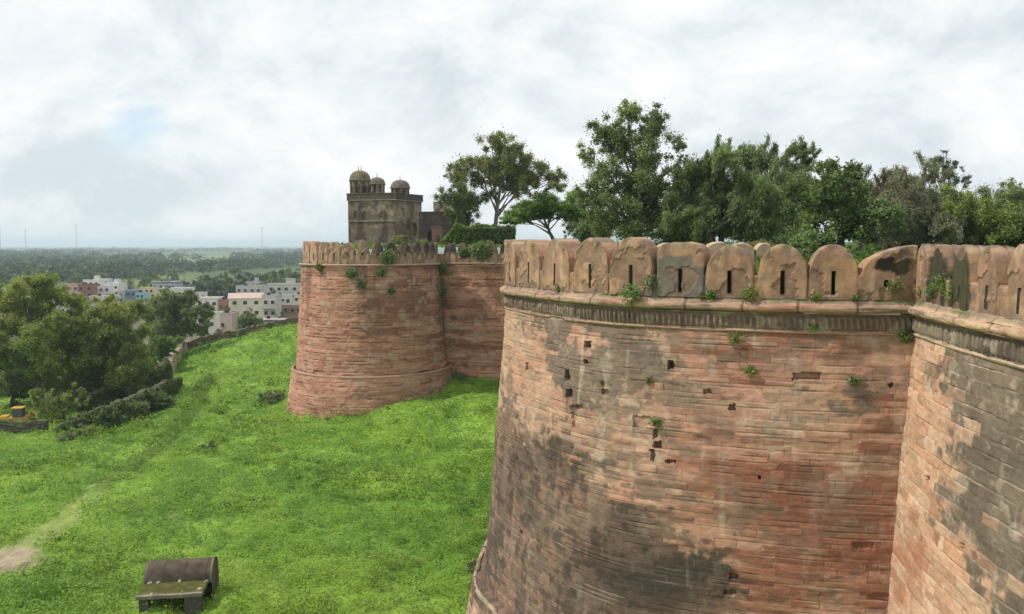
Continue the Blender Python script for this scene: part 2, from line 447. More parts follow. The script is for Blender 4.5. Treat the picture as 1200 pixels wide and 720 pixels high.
def wall_grid(Q, zt, zb, off0, batter, dz, seed, colour, holes=(), name='wall', parent=None, mat=None, depth=.035, foot=None, **mk):
    s = arclen(Q); n = normals(Q)
    nz = int((zt - zb) / dz) + 1
    z = np.linspace(zt, zb, nz)
    S, Zg = np.meshgrid(s, z, indexing='ij')
    o = off0 + batter * (zt - z) if foot is None else foot(z)
    P = np.empty(S.shape + (3,))
    P[..., 0] = Q[:, None, 0] + n[:, None, 0] * o[None]
    P[..., 1] = Q[:, None, 1] + n[:, None, 1] * o[None]
    P[..., 2] = Zg
    px, py = proj(P)
    r, ez, es, h = masonry(S, Zg, seed, **mk)
    step = max(dz, s[1] - s[0])
    jz = 1 - sstep(.0, .55 * step + .012, ez); js = 1 - sstep(.0, .5 * step + .010, es)
    joint = np.maximum(jz * (.12 + .88 * sstep(.45, .8, vnoise(S * 1.1, Zg * 5, seed + 9))), js * .6 * sstep(.45, .9, h(3)))
    disp = -depth * joint + (h(1) - .5) * depth * .7 + (fbm(S * 2.5, Zg * 3.5, seed + 6, 4) - .5) * depth * 1.3 + (fbm(S * .3, Zg * .4, seed + 7, 3) - .5) * .12
    lost = h(8) < .002
    disp = disp - lost * (.06 + .1 * h(9))
    hole = np.zeros(S.shape)
    for hx, hy, hw, hh, hd in holes:
        w = (np.abs(px - hx) + 2.0 * (vnoise(px * .35, py * .35, 77) - .5) < hw / 2) & (np.abs(py - hy) + 2.0 * (vnoise(px * .35, py * .35, 78) - .5) < hh / 2)
        hole = np.maximum(hole, w * hd)
    disp = disp - hole
    P[..., 0] += n[:, None, 0] * disp; P[..., 1] += n[:, None, 1] * disp
    col = colour(S, Zg, px, py, h, joint, hole)
    f = gridF(len(s), nz)
    ob = part(name, P.reshape(-1, 3), f, mat or M_STONE, parent, col.reshape(-1, 3))
    return ob, P, px, py

TAN, PINK, RED, GREY, OCH = [np.array(c) for c in ([.495, .31, .22], [.45, .232, .163], [.215, .088, .055], [.33, .265, .21], [.54, .365, .235])]
DARK, SOOT, PALE, MORT = [np.array(c) for c in ([.10, .075, .057], [.045, .037, .031], [.56, .47, .37], [.45, .37, .28])]

DARKPOLY = [(560, 500), (578, 476), (596, 482), (620, 505), (652, 498), (668, 522), (690, 535), (724, 538), (722, 552), (700, 560), (742, 582), (768, 600), (782, 628), (800, 640), (852, 642), (862, 668), (868, 700), (880, 730), (560, 760), (540, 640)]
def near_colour(S, Z, px, py, h, joint, hole):
    a = h(20)[..., None]; b = h(21)[..., None]
    lo = fbm(S * .35, Z * .55, 101, 4)[..., None]
    st = fbm(S * .5, Z * 3.2, 102, 4)[..., None]
    vs = fbm(S * 2.2, Z * .22, 103, 4)
    c = lerp(TAN, PINK, sstep(.32, .68, .28 * a + .72 * lo))
    c = lerp(c, GREY, .55 * sstep(.55, .8, b * .35 + fbm(S * .6, Z * .9, 115, 4)[..., None] * .65))
    st2 = fbm(S * 1.3, Z * 9, 116, 3)[..., None]
    c = c * (.92 + .16 * h(22)[..., None]) * (.74 + .52 * st) * (.85 + .30 * st2)
    rf = blobs(px, py, [(960, 655, 110, 70, .75), (930, 590, 130, 26, .6), (880, 560, 60, 12, .6), (1000, 410, 90, 24, .5), (860, 395, 90, 18, .45), (845, 515, 90, 14, .5), (820, 440, 60, 18, .35), (1030, 560, 30, 120, .4), (740, 415, 30, 30, .2), (905, 690, 60, 30, .4), (900, 520, 140, 60, .28), (960, 600, 90, 50, .25)])
    rd = sstep(.30, .74, rf + 1.6 * (fbm(S * .45, Z * 3.0, 105, 4) - .5) + .35 * (h(23) - .5))
    c = lerp(c, RED * (.8 + .6 * h(24)[..., None]), rd[..., None] * .9)
    # pale ochre strip round the left flank
    oc = blobs(px, py, [(592, 430, 22, 60, .8), (600, 400, 26, 30, .4), (705, 480, 60, 36, .5), (760, 640, 40, 24, .2), (820, 590, 60, 40, .25)])
    c = lerp(c, OCH * (.85 + .3 * st), np.clip(oc + .6 * (h(25) - .5), 0, 1)[..., None] * .55)
    # grey lichen patches
    gf = blobs(px, py, [(690, 445, 44, 38, .85), (760, 432, 42, 28, 1.0), (735, 400, 34, 26, .7), (650, 400, 20, 40, .55), (610, 420, 18, 50, .3), (665, 440, 10, 40, .6), (845, 420, 20, 12, .55), (1010, 460, 22, 20, .9), (1000, 480, 60, 24, .35), (590, 470, 16, 30, .5), (940, 470, 40, 20, .3), (875, 380, 150, 10, .6), (700, 378, 100, 10, .4), (690, 540, 40, 14, .5)])
    gd = sstep(.40, .72, gf + .7 * (fbm(S * .8, Z * 1.0, 106, 4) - .5) + 1.1 * (fbm(S * 3.4, Z * 4.2, 122, 4) - .5) + .3 * (h(26) - .5))
    c = lerp(c, np.array([.165, .132, .105]) * (.7 + .6 * st), gd[..., None] * .85)
    # large dark stain low on the left, its edge following the stones
    sdp = poly_sd(px, py, DARKPOLY)
    w = sdp + 30 * (fbm(S * .7, Z * .9, 107, 5) - .5) + 40 * (fbm(S * 3.2, Z * 4.5, 121, 4) - .5) + 24 * (h(27) - .5)
    dk = sstep(-9, 9, w)
    inner = sstep(.42, .60, .55 * fbm(S * .9, Z * .55, 108, 4) + .45 * fbm(S * 3.5, Z * 3.0, 123, 4) + .16 * (h(28) - .5) + .2 * (vs - .5))
    deep = blobs(px, py, [(770, 690, 90, 44, 1.0), (600, 560, 26, 60, .5), (700, 650, 50, 40, .45), (830, 660, 40, 26, .7), (650, 540, 40, 20, .7), (745, 610, 40, 24, .6), (715, 545, 14, 12, .6)])
    amt = dk * np.clip(.98 - .46 * inner * (1 - np.clip(deep, 0, 1)), 0, 1)
    c = lerp(c, lerp(DARK, SOOT, np.clip(deep + .4 * (h(29) - .5), 0, .8)[..., None]), amt[..., None])
    stray = .6 * sstep(.84, .92, h(31) + .25 * (fbm(S * .25, Z * .3, 109, 3) - .5)) * sstep(-170, -10, w)
    mot = sstep(.47, .66, fbm(S * 1.5, Z * 2.4, 119, 5)) * sstep(.35, .6, fbm(S * .25, Z * .35, 120, 3))
    c = lerp(c, np.array([.20, .142, .105]), mot[..., None] * .66)
    c = lerp(c, DARK * 1.3, stray[..., None] * .75)
    # pale efflorescence in runs
    ef = sstep(.60, .76, fbm(S * 1.6, Z * .7, 110, 5)) * .4 + sstep(.68, .78, vs) * .35
    c = lerp(c, PALE, np.clip(ef, 0, .6)[..., None] * (1 - .6 * rd[..., None]) * (1 - .7 * dk[..., None]))
    pit = sstep(.66, .74, fbm(S * 1.6, Z * 6.5, 117, 3)) * sstep(.4, .6, fbm(S * .4, Z * .5, 118, 3))
    c = lerp(c, c * .5, (np.maximum(joint * .58, pit * .6))[..., None])
    jp = sstep(.5, .75, fbm(S * .5, Z * .7, 112, 3)) * joint
    c = lerp(c, MORT, jp[..., None] * .5)
    lost = (h(8) < .002)[..., None]
    c = np.where(lost, c * .6, c)
    c = lerp(c, RED * .8, np.clip(hole * 2, 0, .6)[..., None])
    return np.clip(c * .95, .015, .7)

RSTAIN = [(1096, 372), (1104, 410), (1098, 440), (1112, 470), (1124, 500), (1104, 530), (1122, 556), (1100, 580), (1104, 612), (1128, 632), (1146, 668), (1160, 700), (1178, 740), (1300, 800), (1300, 360)]
def right_colour(S, Z, px, py, h, joint, hole):
    a = h(20)[..., None]
    lo = fbm(S * .5, Z * .5, 201, 4)[..., None]
    st = fbm(S * .7, Z * 3.0, 202, 4)[..., None]
    c = lerp(np.array([.53, .35, .235]), np.array([.47, .27, .175]), sstep(.3, .7, .5 * a + .5 * lo))
    c = c * (.86 + .28 * h(22)[..., None]) * (.84 + .32 * st)
    rf = blobs(px, py, [(1085, 640, 50, 50, .55), (1060, 700, 40, 40, .5), (1100, 600, 30, 30, .3), (1130, 700, 30, 30, .3)])
    rd = sstep(.4, .95, rf + .8 * (fbm(S * .6, Z * 1.5, 205, 4) - .5) + .6 * (h(23) - .5))
    c = lerp(c, np.array([.36, .16, .09]), rd[..., None] * .75)
    sdp = poly_sd(px, py, RSTAIN)
    w = sdp + 30 * (fbm(S * 1.1, Z * 1.1, 207, 5) - .5) + 36 * (fbm(S * 4, Z * 4.5, 213, 4) - .5) + 26 * (h(27) - .5)
    dk = sstep(-10, 10, w) * (1 - .5 * (h(28) < .08))
    top = sstep(470, 380, py) * .6
    dk = dk * (1 - top * sstep(.35, .7, fbm(S * 1.4, Z * 1.6, 208, 4)))
    grey = lerp(np.array([.135, .118, .092]), np.array([.088, .08, .063]), sstep(.35, .65, fbm(S * .6, Z * .6, 209, 4)[..., None])) * (.85 + .3 * st)
    c = lerp(c, grey, dk[..., None] * .86)
    fl = sstep(.60, .75, fbm(S * 2.4, Z * 2.4, 211, 4))
    c = lerp(c, PALE * .9, (fl * .35)[..., None])
    jm = joint * (.2 + .8 * sstep(.35, .6, fbm(S * .8, Z * .8, 212, 3)))
    c = lerp(c, lerp(c * .5, np.broadcast_to(MORT, c.shape), dk[..., None]), (jm * .85)[..., None])
    return np.clip(c, .015, .7)

# ------------------------------------------------------------------ merlons and mouldings
def lip_moulding(Q, parent, col=(.38, .255, .18), z=ZL, r=.115, name='string_course', back=.26, up=.20, seed=1):
    Q = resample(Q, .08); s = arclen(Q); n = normals(Q)
    # half-round lip, then a weathered ledge rising to the merlon feet
    prof = [(-.34, -.04), (-.16, -.02)] + [(r * math.cos(t) - .13, .12 + .12 * math.sin(t)) for t in np.linspace(-1.45, 1.5, 9)] + [(-.18, .26), (-.24, .26 + up * .5), (-back - .1, .26 + up)]
    prof = np.array(prof)
    S, K = np.meshgrid(s, np.arange(len(prof)), indexing='ij')
    nz = fbm(S * 1.3, K * .35, 300 + seed, 4) - .5
    gap = (np.abs(((S + .4 * vnoise(S * .2, S * 0, seed)) % 1.9) - .95) < .045) * .05
    brk = sstep(.74, .8, fbm(S * .45, S * 0 + 3, 310 + seed, 3)) * .08
    o = prof[None, :, 0] + nz * .09 - (gap + brk) * ((K > 1) & (K < 11))
    zz = z + prof[None, :, 1] + nz * .06 + .05 * (fbm(S * .15, S * 0, 320 + seed, 3) - .5)
    P = np.stack([Q[:, None, 0] + n[:, None, 0] * o, Q[:, None, 1] + n[:, None, 1] * o, zz], -1)
    c = np.asarray(col) * (.75 + .5 * fbm(S * 1.1, K * .3, 330 + seed, 4)[..., None])
    c = lerp(c, np.array([.16, .125, .10]), (sstep(.5, .72, fbm(S * .9, K * .5, 340 + seed, 4)) * .75)[..., None])
    c = lerp(c, np.array([.17, .14, .10]), ((K > 11) * .55)[..., None])
    c = lerp(c, np.array([.10, .13, .04]), ((K > 11) * sstep(.52, .66, fbm(S * .8, K * .5, 350 + seed, 3)) * .7)[..., None])
    c = lerp(c, RED * 1.6, (sstep(.62, .7, fbm(S * .5, K * .1, 360 + seed, 3)) * .5 * (K < 11))[..., None])
    c = lerp(c, c * .45, (gap > 0)[..., None] * 1.0)
    return part(name, P.reshape(-1, 3), gridF(len(s), len(prof), flip=True), M_STONE, parent, c.reshape(-1, 3))

def frieze(Q, parent, z0=-2.24, z1=-2.82, off=-.31, pitch=.20, ds=.025, seed=5, col=(.20, .145, .11)):
    Q = resample(Q, ds); s = arclen(Q); n = normals(Q)
    z = np.linspace(z0, z1, 16); S, Zg = np.meshgrid(s, z, indexing='ij')
    S2 = S + .10 * (Zg - z0)
    u = ((S2 / pitch) % 1) - .5; v = (Zg - (z0 + z1) / 2 + .02) / ((z0 - z1) * .5)
    k = np.floor(S2 / pitch)
    worn = .35 + .65 * hsh(k, k * 0, seed)
    lobe = np.clip(1 - (u / .36) ** 2, 0, 1) ** .6 * np.clip(1 - (np.abs(v) / .80) ** 3, 0, 1) ** .6
    d = .15 * lobe * worn + .05 * (np.abs(v) > .88) + (fbm(S * 5, Zg * 6, seed, 3) - .5) * .05
    o = off + d
    P = np.stack([Q[:, None, 0] + n[:, None, 0] * o, Q[:, None, 1] + n[:, None, 1] * o, Zg], -1)
    c = np.asarray(col) * (.7 + .6 * fbm(S * 1.5, Zg * 4, seed + 3, 4)[..., None])
    c = lerp(c, DARK, (sstep(.46, .68, fbm(S * .35, Zg * .8, seed + 5, 3)) * .75)[..., None])
    c = lerp(c, PALE * .8, (sstep(.62, .74, fbm(S * 1.2, Zg * 2, seed + 6, 3)) * .5)[..., None])
    return part('frieze', P.reshape(-1, 3), gridF(len(s), len(z)), M_STONE, parent, c.reshape(-1, 3))

def arch_h(t, kind):
    """height share 0..1 of a merlon outline at t in -1..1"""
    t = np.abs(t)
    if kind == 'round':
        return 1 - (1 - np.sqrt(np.clip(1 - t ** 2.1, 0, 1))) * .50 - .04 * t
    if kind == 'keel':
        return 1 - .10 * t - (1 - np.sqrt(np.clip(1 - t ** 2.4, 0, 1))) * .42
    if kind == 'flat':
        return 1 - .05 * t ** 2 - .16 * t ** 10
    return 1 - 0 * t
def merlon(parent, c, n, w, h, zb, th=.9, kind='round', slit=(.13, .30, .14, .52), colour=None, seed=0, nx=34, nt=38, mat=None, outline=None):
    """c plan centre of the front face, n outward normal; slit=(width, z from, -, z to as share)"""
    rng = np.random.default_rng(seed)
    d = np.array([-n[1], n[0]])                     # along the wall, to the right seen from outside
    sw = slit[0] if slit else 0
    xs = np.linspace(-w / 2, w / 2, nx)
    if slit:
        xs = np.sort(np.concatenate([xs[np.abs(xs) > sw * .62], [-sw / 2, sw / 2]]))
    ts = np.linspace(0, 1, nt)
    if slit:
        t0, t1 = slit[1], slit[3]
        ts = np.sort(np.concatenate([ts[(np.abs(ts - t0) > .012) & (np.abs(ts - t1) > .012)], [t0, t1]]))
    nx, nt = len(xs), len(ts)
    hf = (lambda t: h * arch_h(t, kind)) if outline is None else outline
    H = hf(xs / (w / 2))
    if outline is not None:
        pass
    X, T = np.meshgrid(xs, ts, indexing='ij')
    Zl = T * H[:, None]
    ero = (fbm(X * 1.5 + seed * 3.7, Zl * 1.5, 400 + seed, 4) - .5) + .32 * (fbm(X * 6 + seed * 3.7, Zl * 6, 430 + seed, 3) - .5)
    loss = sstep(.60, .625, fbm(X * 1.3 + seed * 9.1, Zl * 1.3, 440 + seed, 4))     # plaster fallen away
    pass
    def place(x, y, z):                             # y inward
        return np.stack([c[0] + d[0] * x - n[0] * y, c[1] + d[1] * x - n[1] * y, zb + z], -1)
    Xw = X + .05 * ero * (np.abs(X) > sw)
    rim = sstep(.96, 1.0, T) * .02 + sstep(.95, 1, np.abs(X) / (w / 2)) * .015
    front = place(Xw, rim + .034 * ero + .035 * loss, Zl)
    i = np.arange(nx - 1)[:, None]; j = np.arange(nt - 1)[None]
    fq = np.stack([i * nt + j, (i + 1) * nt + j, (i + 1) * nt + j + 1, i * nt + j + 1], -1)
    if slit:
        inside = (np.abs((xs[:-1] + xs[1:]) / 2) < sw / 2)[:, None] & ((((ts[:-1] + ts[1:]) / 2) > t0) & (((ts[:-1] + ts[1:]) / 2) < t1))[None]
        fq = fq[~inside]
    fq = fq.reshape(-1, 4)
    # rim strips: top, left, right, back
    edge = np.concatenate([np.stack([np.full(nt, xs[0]), ts * H[0]], 1), np.stack([xs, H], 1)[1:], np.stack([np.full(nt, xs[-1]), ts[::-1] * H[-1]], 1)[1:]])
    ei = np.concatenate([np.arange(nt), (np.arange(nx) * nt + nt - 1)[1:], ((nx - 1) * nt + np.arange(nt)[::-1])[1:]])
    ys = np.array([.10, .25, .5, .75, th - .1, th])
    ne = len(edge)
    layers = [front.reshape(-1, 3)[ei]]
    for y in ys:
        sc = 1.0 if y < th - .05 else .95
        e2 = fbm(edge[:, 0] * 1.4 + y, edge[:, 1] * 1.4 + y * 2, 410 + seed, 3) - .5 + .45 * (fbm(edge[:, 0] * 6 + y * 3, edge[:, 1] * 6 + y * 4, 415 + seed, 3) - .5)
        cz = edge[:, 1] * (1 if sc == 1 else .97)
        layers.append(place(edge[:, 0] * (sc + .07 * e2) * (1.0 + (.0 if y > .15 else .0)), np.full(ne, y), cz + .05 * e2 * (cz > .1)))
    base = nx * nt
    LV = np.concatenate(layers[1:])
    def idx(L, k):
        return ei[k] if L == 0 else base + (L - 1) * ne + k
    q = []
    K = np.arange(ne - 1)
    for L in range(len(layers) - 1):
        q.append(np.stack([idx(L, K), idx(L, K + 1), idx(L + 1, K + 1), idx(L + 1, K)], -1)[:, ::-1])
    V = np.concatenate([front.reshape(-1, 3), LV])
    bi = idx(len(layers) - 1, np.arange(ne))
    fr = [np.concatenate([fq[:, :]] + q)]
    # back face as strips between the mirrored halves
    bk = np.concatenate([place(np.array([0.0]), np.array([th]), np.array([h * .4]))])
    V = np.concatenate([V, bk]); ctr = len(V) - 1
    tri = np.stack([bi[:-1], bi[1:], np.full(ne - 1, ctr)], -1)
    px, py = proj(V)
    hz = (V[:, 2] - zb) / h
    al = (V[:, :2] - np.asarray(c)) @ d
    lossv = np.concatenate([loss.ravel(), np.zeros(len(V) - loss.size)])
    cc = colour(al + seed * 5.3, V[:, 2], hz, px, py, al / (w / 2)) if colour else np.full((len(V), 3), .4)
    cc = lerp(cc, np.array([.21, .135, .095]) * (.6 + .8 * fbm(al * 7 + seed, V[:, 2] * 14, 450, 3))[:, None], (lossv * .75)[:, None])
    ob = part('merlon', V, [fr[0], tri], mat or M_PLASTER, parent, cc)
    if slit:
        dd = .75
        za, zb2 = t0 * float(hf(np.array([0.]))[0]), t1 * float(hf(np.array([0.]))[0])
        xx = np.array([-sw / 2, sw / 2, sw / 2, -sw / 2]); z4 = np.array([za, za, zb2, zb2])
        fV = np.concatenate([place(xx, np.full(4, .012), z4), place(xx, np.full(4, dd), z4)])
        sl = part('arrow_slit', fV, [np.array([[0, 1, 5, 4], [1, 2, 6, 5], [2, 3, 7, 6], [3, 0, 4, 7], [4, 5, 6, 7]])], mat or M_PLASTER, ob, np.full((8, 3), .16) * [1, .8, .62])
    return ob

MER_STAIN = []
def merlon_colour(S, Z, hz, px, py, u):
    lo = fbm(S * 1.1, Z * 1.2, 501, 4)[:, None]; fine = fbm(S * 4, Z * 2.2, 502, 4)[:, None]
    run = fbm(S * 5.0, Z * .6, 503, 4)[:, None]
    c = lerp(np.array([.325, .195, .128]), np.array([.36, .215, .125]), sstep(.35, .65, lo))
    c = lerp(c, np.array([.28, .155, .10]), sstep(.5, .75, run) * .7)
    c = c * (.66 + .68 * fine)
    blot = fbm(S * 2.2, Z * 2.6, 507, 4)[:, None]
    c = lerp(c, np.array([.20, .155, .12]), sstep(.54, .72, blot) * .6)
    c = lerp(c, np.array([.54, .40, .26]), sstep(.56, .72, fbm(S * 3.1, Z * 1.6, 508, 4)[:, None]) * .4)
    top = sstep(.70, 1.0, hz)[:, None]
    c = lerp(c, np.array([.42, .32, .23]), top ** 2 * .6 * sstep(.3, .6, fine))  # pale upper rim: weathering, with the sunlit look also put into the colour
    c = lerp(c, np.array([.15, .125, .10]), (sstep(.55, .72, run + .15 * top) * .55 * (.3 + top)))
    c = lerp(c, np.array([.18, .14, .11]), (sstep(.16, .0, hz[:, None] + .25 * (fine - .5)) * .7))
    for poly, col, amt, soft in MER_STAIN:
        s = poly_sd(px, py, poly) + soft * 3.2 * (fbm(S * 3.5, Z * 3.5, 505, 4) - .5)
        c = lerp(c, np.asarray(col) * (.8 + .4 * fine), (sstep(-soft * .3, soft * .3, s) * amt)[:, None])
    return np.clip(c, .012, .7)
MER_STAIN += [
    ([(764, 300), (808, 300), (808, 314), (828, 314), (828, 352), (760, 352)], (.155, .135, .115), .92, 4),
    ([(1028, 306), (1038, 300), (1066, 293), (1066, 318), (1050, 324), (1040, 316), (1024, 318)], (.022, .02, .016), .97, 4),
    ([(1052, 292), (1070, 292), (1070, 350), (1052, 325)], (.07, .05, .035), .6, 4),
    ([(1084, 362), (1086, 316), (1092, 296), (1099, 291), (1107, 302), (1109, 325), (1108, 362)], (.045, .043, .026), .96, 1.4),
    ([(1111, 366), (1113, 318), (1120, 298), (1128, 289), (1136, 302), (1137, 330), (1135, 366)], (.05, .05, .028), .96, 1.4),
]

def path_at_px(Q, z, px, lo=0, hi=None):
    P = np.column_stack([Q, np.full(len(Q), z)])
    u, v = proj(P)
    sl = slice(lo, hi)
    k = np.argmin(np.abs(u[sl] - px)) + (lo or 0)
    return k
# ------------------------------------------------------------------ near bastion
near = thing('bastion', 'large rounded sandstone bastion in front, with dark stains low on its left side', 'bastion', (6, 34, -19))
s_all = arclen(NEAR)
n_keep = NEAR
HOLES = [(786, 428, 7, 9, .4), (664, 440, 6, 12, .3), (667, 461, 8, 9, .45), (688, 404, 7, 8, .35), (686, 424, 5, 5, .3), (945, 441, 33, 9, .16), (829, 459, 9, 5, .12), (858, 478, 7, 8, .2), (768, 509, 6, 10, .2), (770, 522, 9, 8, .35), (765, 534, 5, 14, .2), (786, 541, 12, 4, .2), (752, 494, 20, 13, .08), (617, 430, 3, 8, .2), (676, 478, 14, 6, .12), (1044, 452, 5, 5, .2), (860, 676, 10, 8, .15), (855, 695, 14, 5, .15), (673, 490, 4, 22, .1), (709, 460, 8, 7, .12), (890, 560, 3, 3, .2), (1012, 640, 24, 8, .06)]
near_wall, NP, NPX, NPY = wall_grid(NEAR, -2.74, -15.7, -.33, .080, .04, 21, near_colour, HOLES, 'wall', near, depth=.027)
NB = offset(NEAR, 0)
pl_near, PP, PPX, PPY = wall_grid(resample(NEAR, .1), -15.62, -22, 0, 0, .08, 23, near_colour, (), 'plinth', near, foot=lambda z: -.33 + .080 * 12.9 + np.where(z > -15.7, .02 + 5.0 * (-15.62 - z), .58) + .17 * np.clip(-15.7 - z, 0, 99))
# pale rounded nosing of the plinth
_Q = resample(offset(NEAR, -.33 + .080 * 12.9 + .46), .1)
_s = arclen(_Q)
_t = MB()
for kk in range(0, len(_Q) - 9, 8):
    P = np.column_stack([_Q[kk:kk + 9], np.full(9, -15.7) + .05 * (vnoise(_s[kk:kk + 9] * 1.1, _s[kk:kk + 9] * 0, 9) - .5)])
    a = .11 * (.45 + .75 * random.random())
    P[1:-1, :2] += RNG.normal(0, .03, 2); P[1:-1, 2] += RNG.normal(0, .03)
    _t.tube(P, a, 8, np.array([.40, .31, .22]) * random.uniform(.45, 1.15))
_t.build('nosing', M_STONE, near)
lip_moulding(NEAR, near, seed=1)
frieze(NEAR, near)
# thin course under the frieze
def course(Q, z, hgt, off, parent, col, seed):
    Q = resample(Q, .12); s = arclen(Q); n = normals(Q)
    prof = np.array([(-.1, hgt / 2), (.06, hgt / 2), (.09, 0), (.06, -hgt / 2), (-.1, -hgt / 2)])
    S, K = np.meshgrid(s, np.arange(5), indexing='ij')
    nz = fbm(S * 1.4, K * .2, seed, 3) - .5
    o = off + prof[None, :, 0] + nz * .05 - .12 * sstep(.6, .66, fbm(S * .35, S * 0, seed + 1, 2)); zz = z + prof[None, :, 1] + nz * .03
    P = np.stack([Q[:, None, 0] + n[:, None, 0] * o, Q[:, None, 1] + n[:, None, 1] * o, zz], -1)
    c = np.asarray(col) * (.65 + .7 * fbm(S * .8, K * .3, seed + 2, 4)[..., None])
    return part('string_course', P.reshape(-1, 3), gridF(len(s), 5), M_STONE, parent, c.reshape(-1, 3))
course(NEAR, -2.86, .1, -.33, near, (.36, .23, .165), 61)

# breast wall behind the merlons
def breast(Q, parent, off, z0, z1, th, seed, colour=merlon_colour, name='parapet_wall', mat=None, ds=.1, skip=()):
    Q = resample(Q, ds); s = arclen(Q); n = normals(Q)
    prof = [(off, z) for z in np.linspace(z0, z1 - .06, 9)] + [(off - .06, z1), (off - th + .06, z1), (off - th, z1 - .06), (off - th, z0)]
    prof = np.array(prof)
    S, K = np.meshgrid(s, np.arange(len(prof)), indexing='ij')
    nz = fbm(S * 1.3, K * .3, seed, 4) - .5
    o = prof[None, :, 0] + nz * .10
    zz = prof[None, :, 1] + nz * .12 * (K >= 8)
    P = np.stack([Q[:, None, 0] + n[:, None, 0] * o, Q[:, None, 1] + n[:, None, 1] * o, zz], -1).reshape(-1, 3)
    px, py = proj(P)
    hz = (P[:, 2] - z0) / (z1 - z0) * .5
    c = colour(S.ravel(), P[:, 2], hz, px, py, hz * 0) * .92
    q = gridF(len(s), len(prof), flip=True)
    sm = s[q // len(prof)].mean(1)                    # the merlons stand on the wall line themselves
    ok_ = np.ones(len(q), bool)
    for a, b in skip: ok_ &= ~((sm > a) & (sm < b))
    return part(name, P, q[ok_], mat or M_PLASTER, parent, c)
PAR = offset(NEAR, -.24)
ZB = -1.78
kmax = path_at_px(PAR, -1, 1010)
kmin = 0
cent = [(597, 2.02, 'keel'), (619, 2.02, 'keel'), (650, 2.04, 'keel'), (691, 2.05, 'round'), (739, 2.06, 'round'), (796, 1.86, 'flat'), (855, 1.76, 'round'), (917, 1.80, 'round'), (977, 1.80, 'round')]
ks = []
sP = arclen(PAR)
first = 0
for px, hh, kd in cent:
    P3 = np.column_stack([PAR, np.full(len(PAR), -1.0)])
    u, v = proj(P3)
    vis = np.arange(len(PAR)) > np.argmin(u)
    k = np.argmin(np.where(vis, np.abs(u - px), 1e9)); ks.append(k)
print('merlon spacing', np.diff(sP[ks]).round(2), 'normals', normals(PAR)[ks][[0, 4, 8]].round(2).tolist())
nP = normals(PAR)
sc = sP[ks]
mer_skip = []
# merlons continue round the hidden back of the bastion at the same pitch
extra = [sc[0] - 1.72 * i for i in (1, 2, 3, 4)]
for i, s in enumerate(extra):
    k = int(np.argmin(np.abs(sP - s)))
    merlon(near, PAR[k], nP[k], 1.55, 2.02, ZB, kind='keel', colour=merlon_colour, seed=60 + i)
for i, ((px, hh, kd), k) in enumerate(zip(cent, ks)):
    lft = sc[i] - sc[i - 1] if i else 1.7
    rgt = sc[i + 1] - sc[i] if i < len(sc) - 1 else 1.65
    w = .925 * min((lft + rgt) / 2, min(lft, rgt) * 1.06)
    mer_skip.append((sP[k] - w / 2 + .1, sP[k] + w / 2 - .1))
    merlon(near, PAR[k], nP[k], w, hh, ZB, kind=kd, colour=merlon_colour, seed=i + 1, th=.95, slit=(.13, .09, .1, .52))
# broken stub at the corner: low on the left, a sloping rim climbing to the right
k0 = np.argmin(np.where(vis, np.abs(u - 1033), 1e9)); k1 = np.argmin(np.where(vis, np.abs(u - 1074), 1e9)); ka = np.argmin(np.where(vis, np.abs(u - 1003), 1e9))
wbrk = sP[k1] - sP[ka]
kc = np.argmin(np.abs(sP - (sP[k1] + sP[ka]) / 2))
def broken(t):
    x = (np.asarray(t) + 1) / 2
    return np.interp(x, [0, .09, .13, .22, .45, .75, 1.0], [.78, .82, 1.05, 1.28, 1.52, 1.70, 1.76])
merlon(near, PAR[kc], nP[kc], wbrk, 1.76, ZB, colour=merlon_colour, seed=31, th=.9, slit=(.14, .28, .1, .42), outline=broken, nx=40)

mer_skip.append((sP[ka] + .1, sP[k1] - .1))
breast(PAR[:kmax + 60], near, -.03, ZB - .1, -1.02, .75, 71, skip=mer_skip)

# ------------------------------------------------------------------ right hand curtain wall
right = thing('curtain_wall', 'curtain wall on the right coming towards us, its stones blackened between pale mortar lines', 'wall', (13, 18, -19))
rw, RP, RPX, RPY = wall_grid(RIGHT, -2.74, -15, -.33, .085, .036, 33, right_colour, [(1088, 560, 6, 4, .15), (1128, 640, 4, 6, .1)], 'wall', right, rh=(.26, .42), sl=(.4, 1.2), depth=.05)
lip_moulding(RIGHT, right, col=(.47, .33, .215), seed=2)
frieze(RIGHT, right, seed=8, pitch=.25, col=(.21, .17, .125))
course(RIGHT, -2.86, .1, -.33, right, (.42, .31, .22), 63)
PARR = offset(RIGHT, -.30); nR = normals(PARR); sR = arclen(PARR)
uR, vR = proj(np.column_stack([PARR, np.full(len(PARR), -1.0)]))
front_ok = np.arange(len(PARR)) > int(1.0 / .04)
rc = [(1077, 1.82, .9), (1097, 1.80, .92), (1124, 1.80, 1.0), (1155, 1.78, 1.02), (1194, 1.82, 1.15)]
kr = []
for i, (px, hh, w) in enumerate(rc):
    k = np.argmin(np.where(front_ok, np.abs(uR - px), 1e9)); kr.append(k)
print('right merlons at', PARR[kr].round(2).tolist(), np.diff(sR[kr]).round(2))
for i, ((px, hh, w), k) in enumerate(zip(rc, kr)):
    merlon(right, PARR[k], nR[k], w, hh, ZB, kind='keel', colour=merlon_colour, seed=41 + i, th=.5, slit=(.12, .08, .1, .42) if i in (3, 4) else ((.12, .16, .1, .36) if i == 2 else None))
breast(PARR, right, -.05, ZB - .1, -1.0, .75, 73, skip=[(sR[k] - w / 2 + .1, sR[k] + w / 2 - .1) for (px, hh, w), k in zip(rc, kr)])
for i in range(1, 7):
    k = int(np.argmin(np.abs(sR - (sR[kr[-1]] + 1.55 * i))))
    merlon(right, PARR[k], nR[k], 1.38, 1.82, ZB, kind='keel', colour=merlon_colour, seed=50 + i, th=.5)

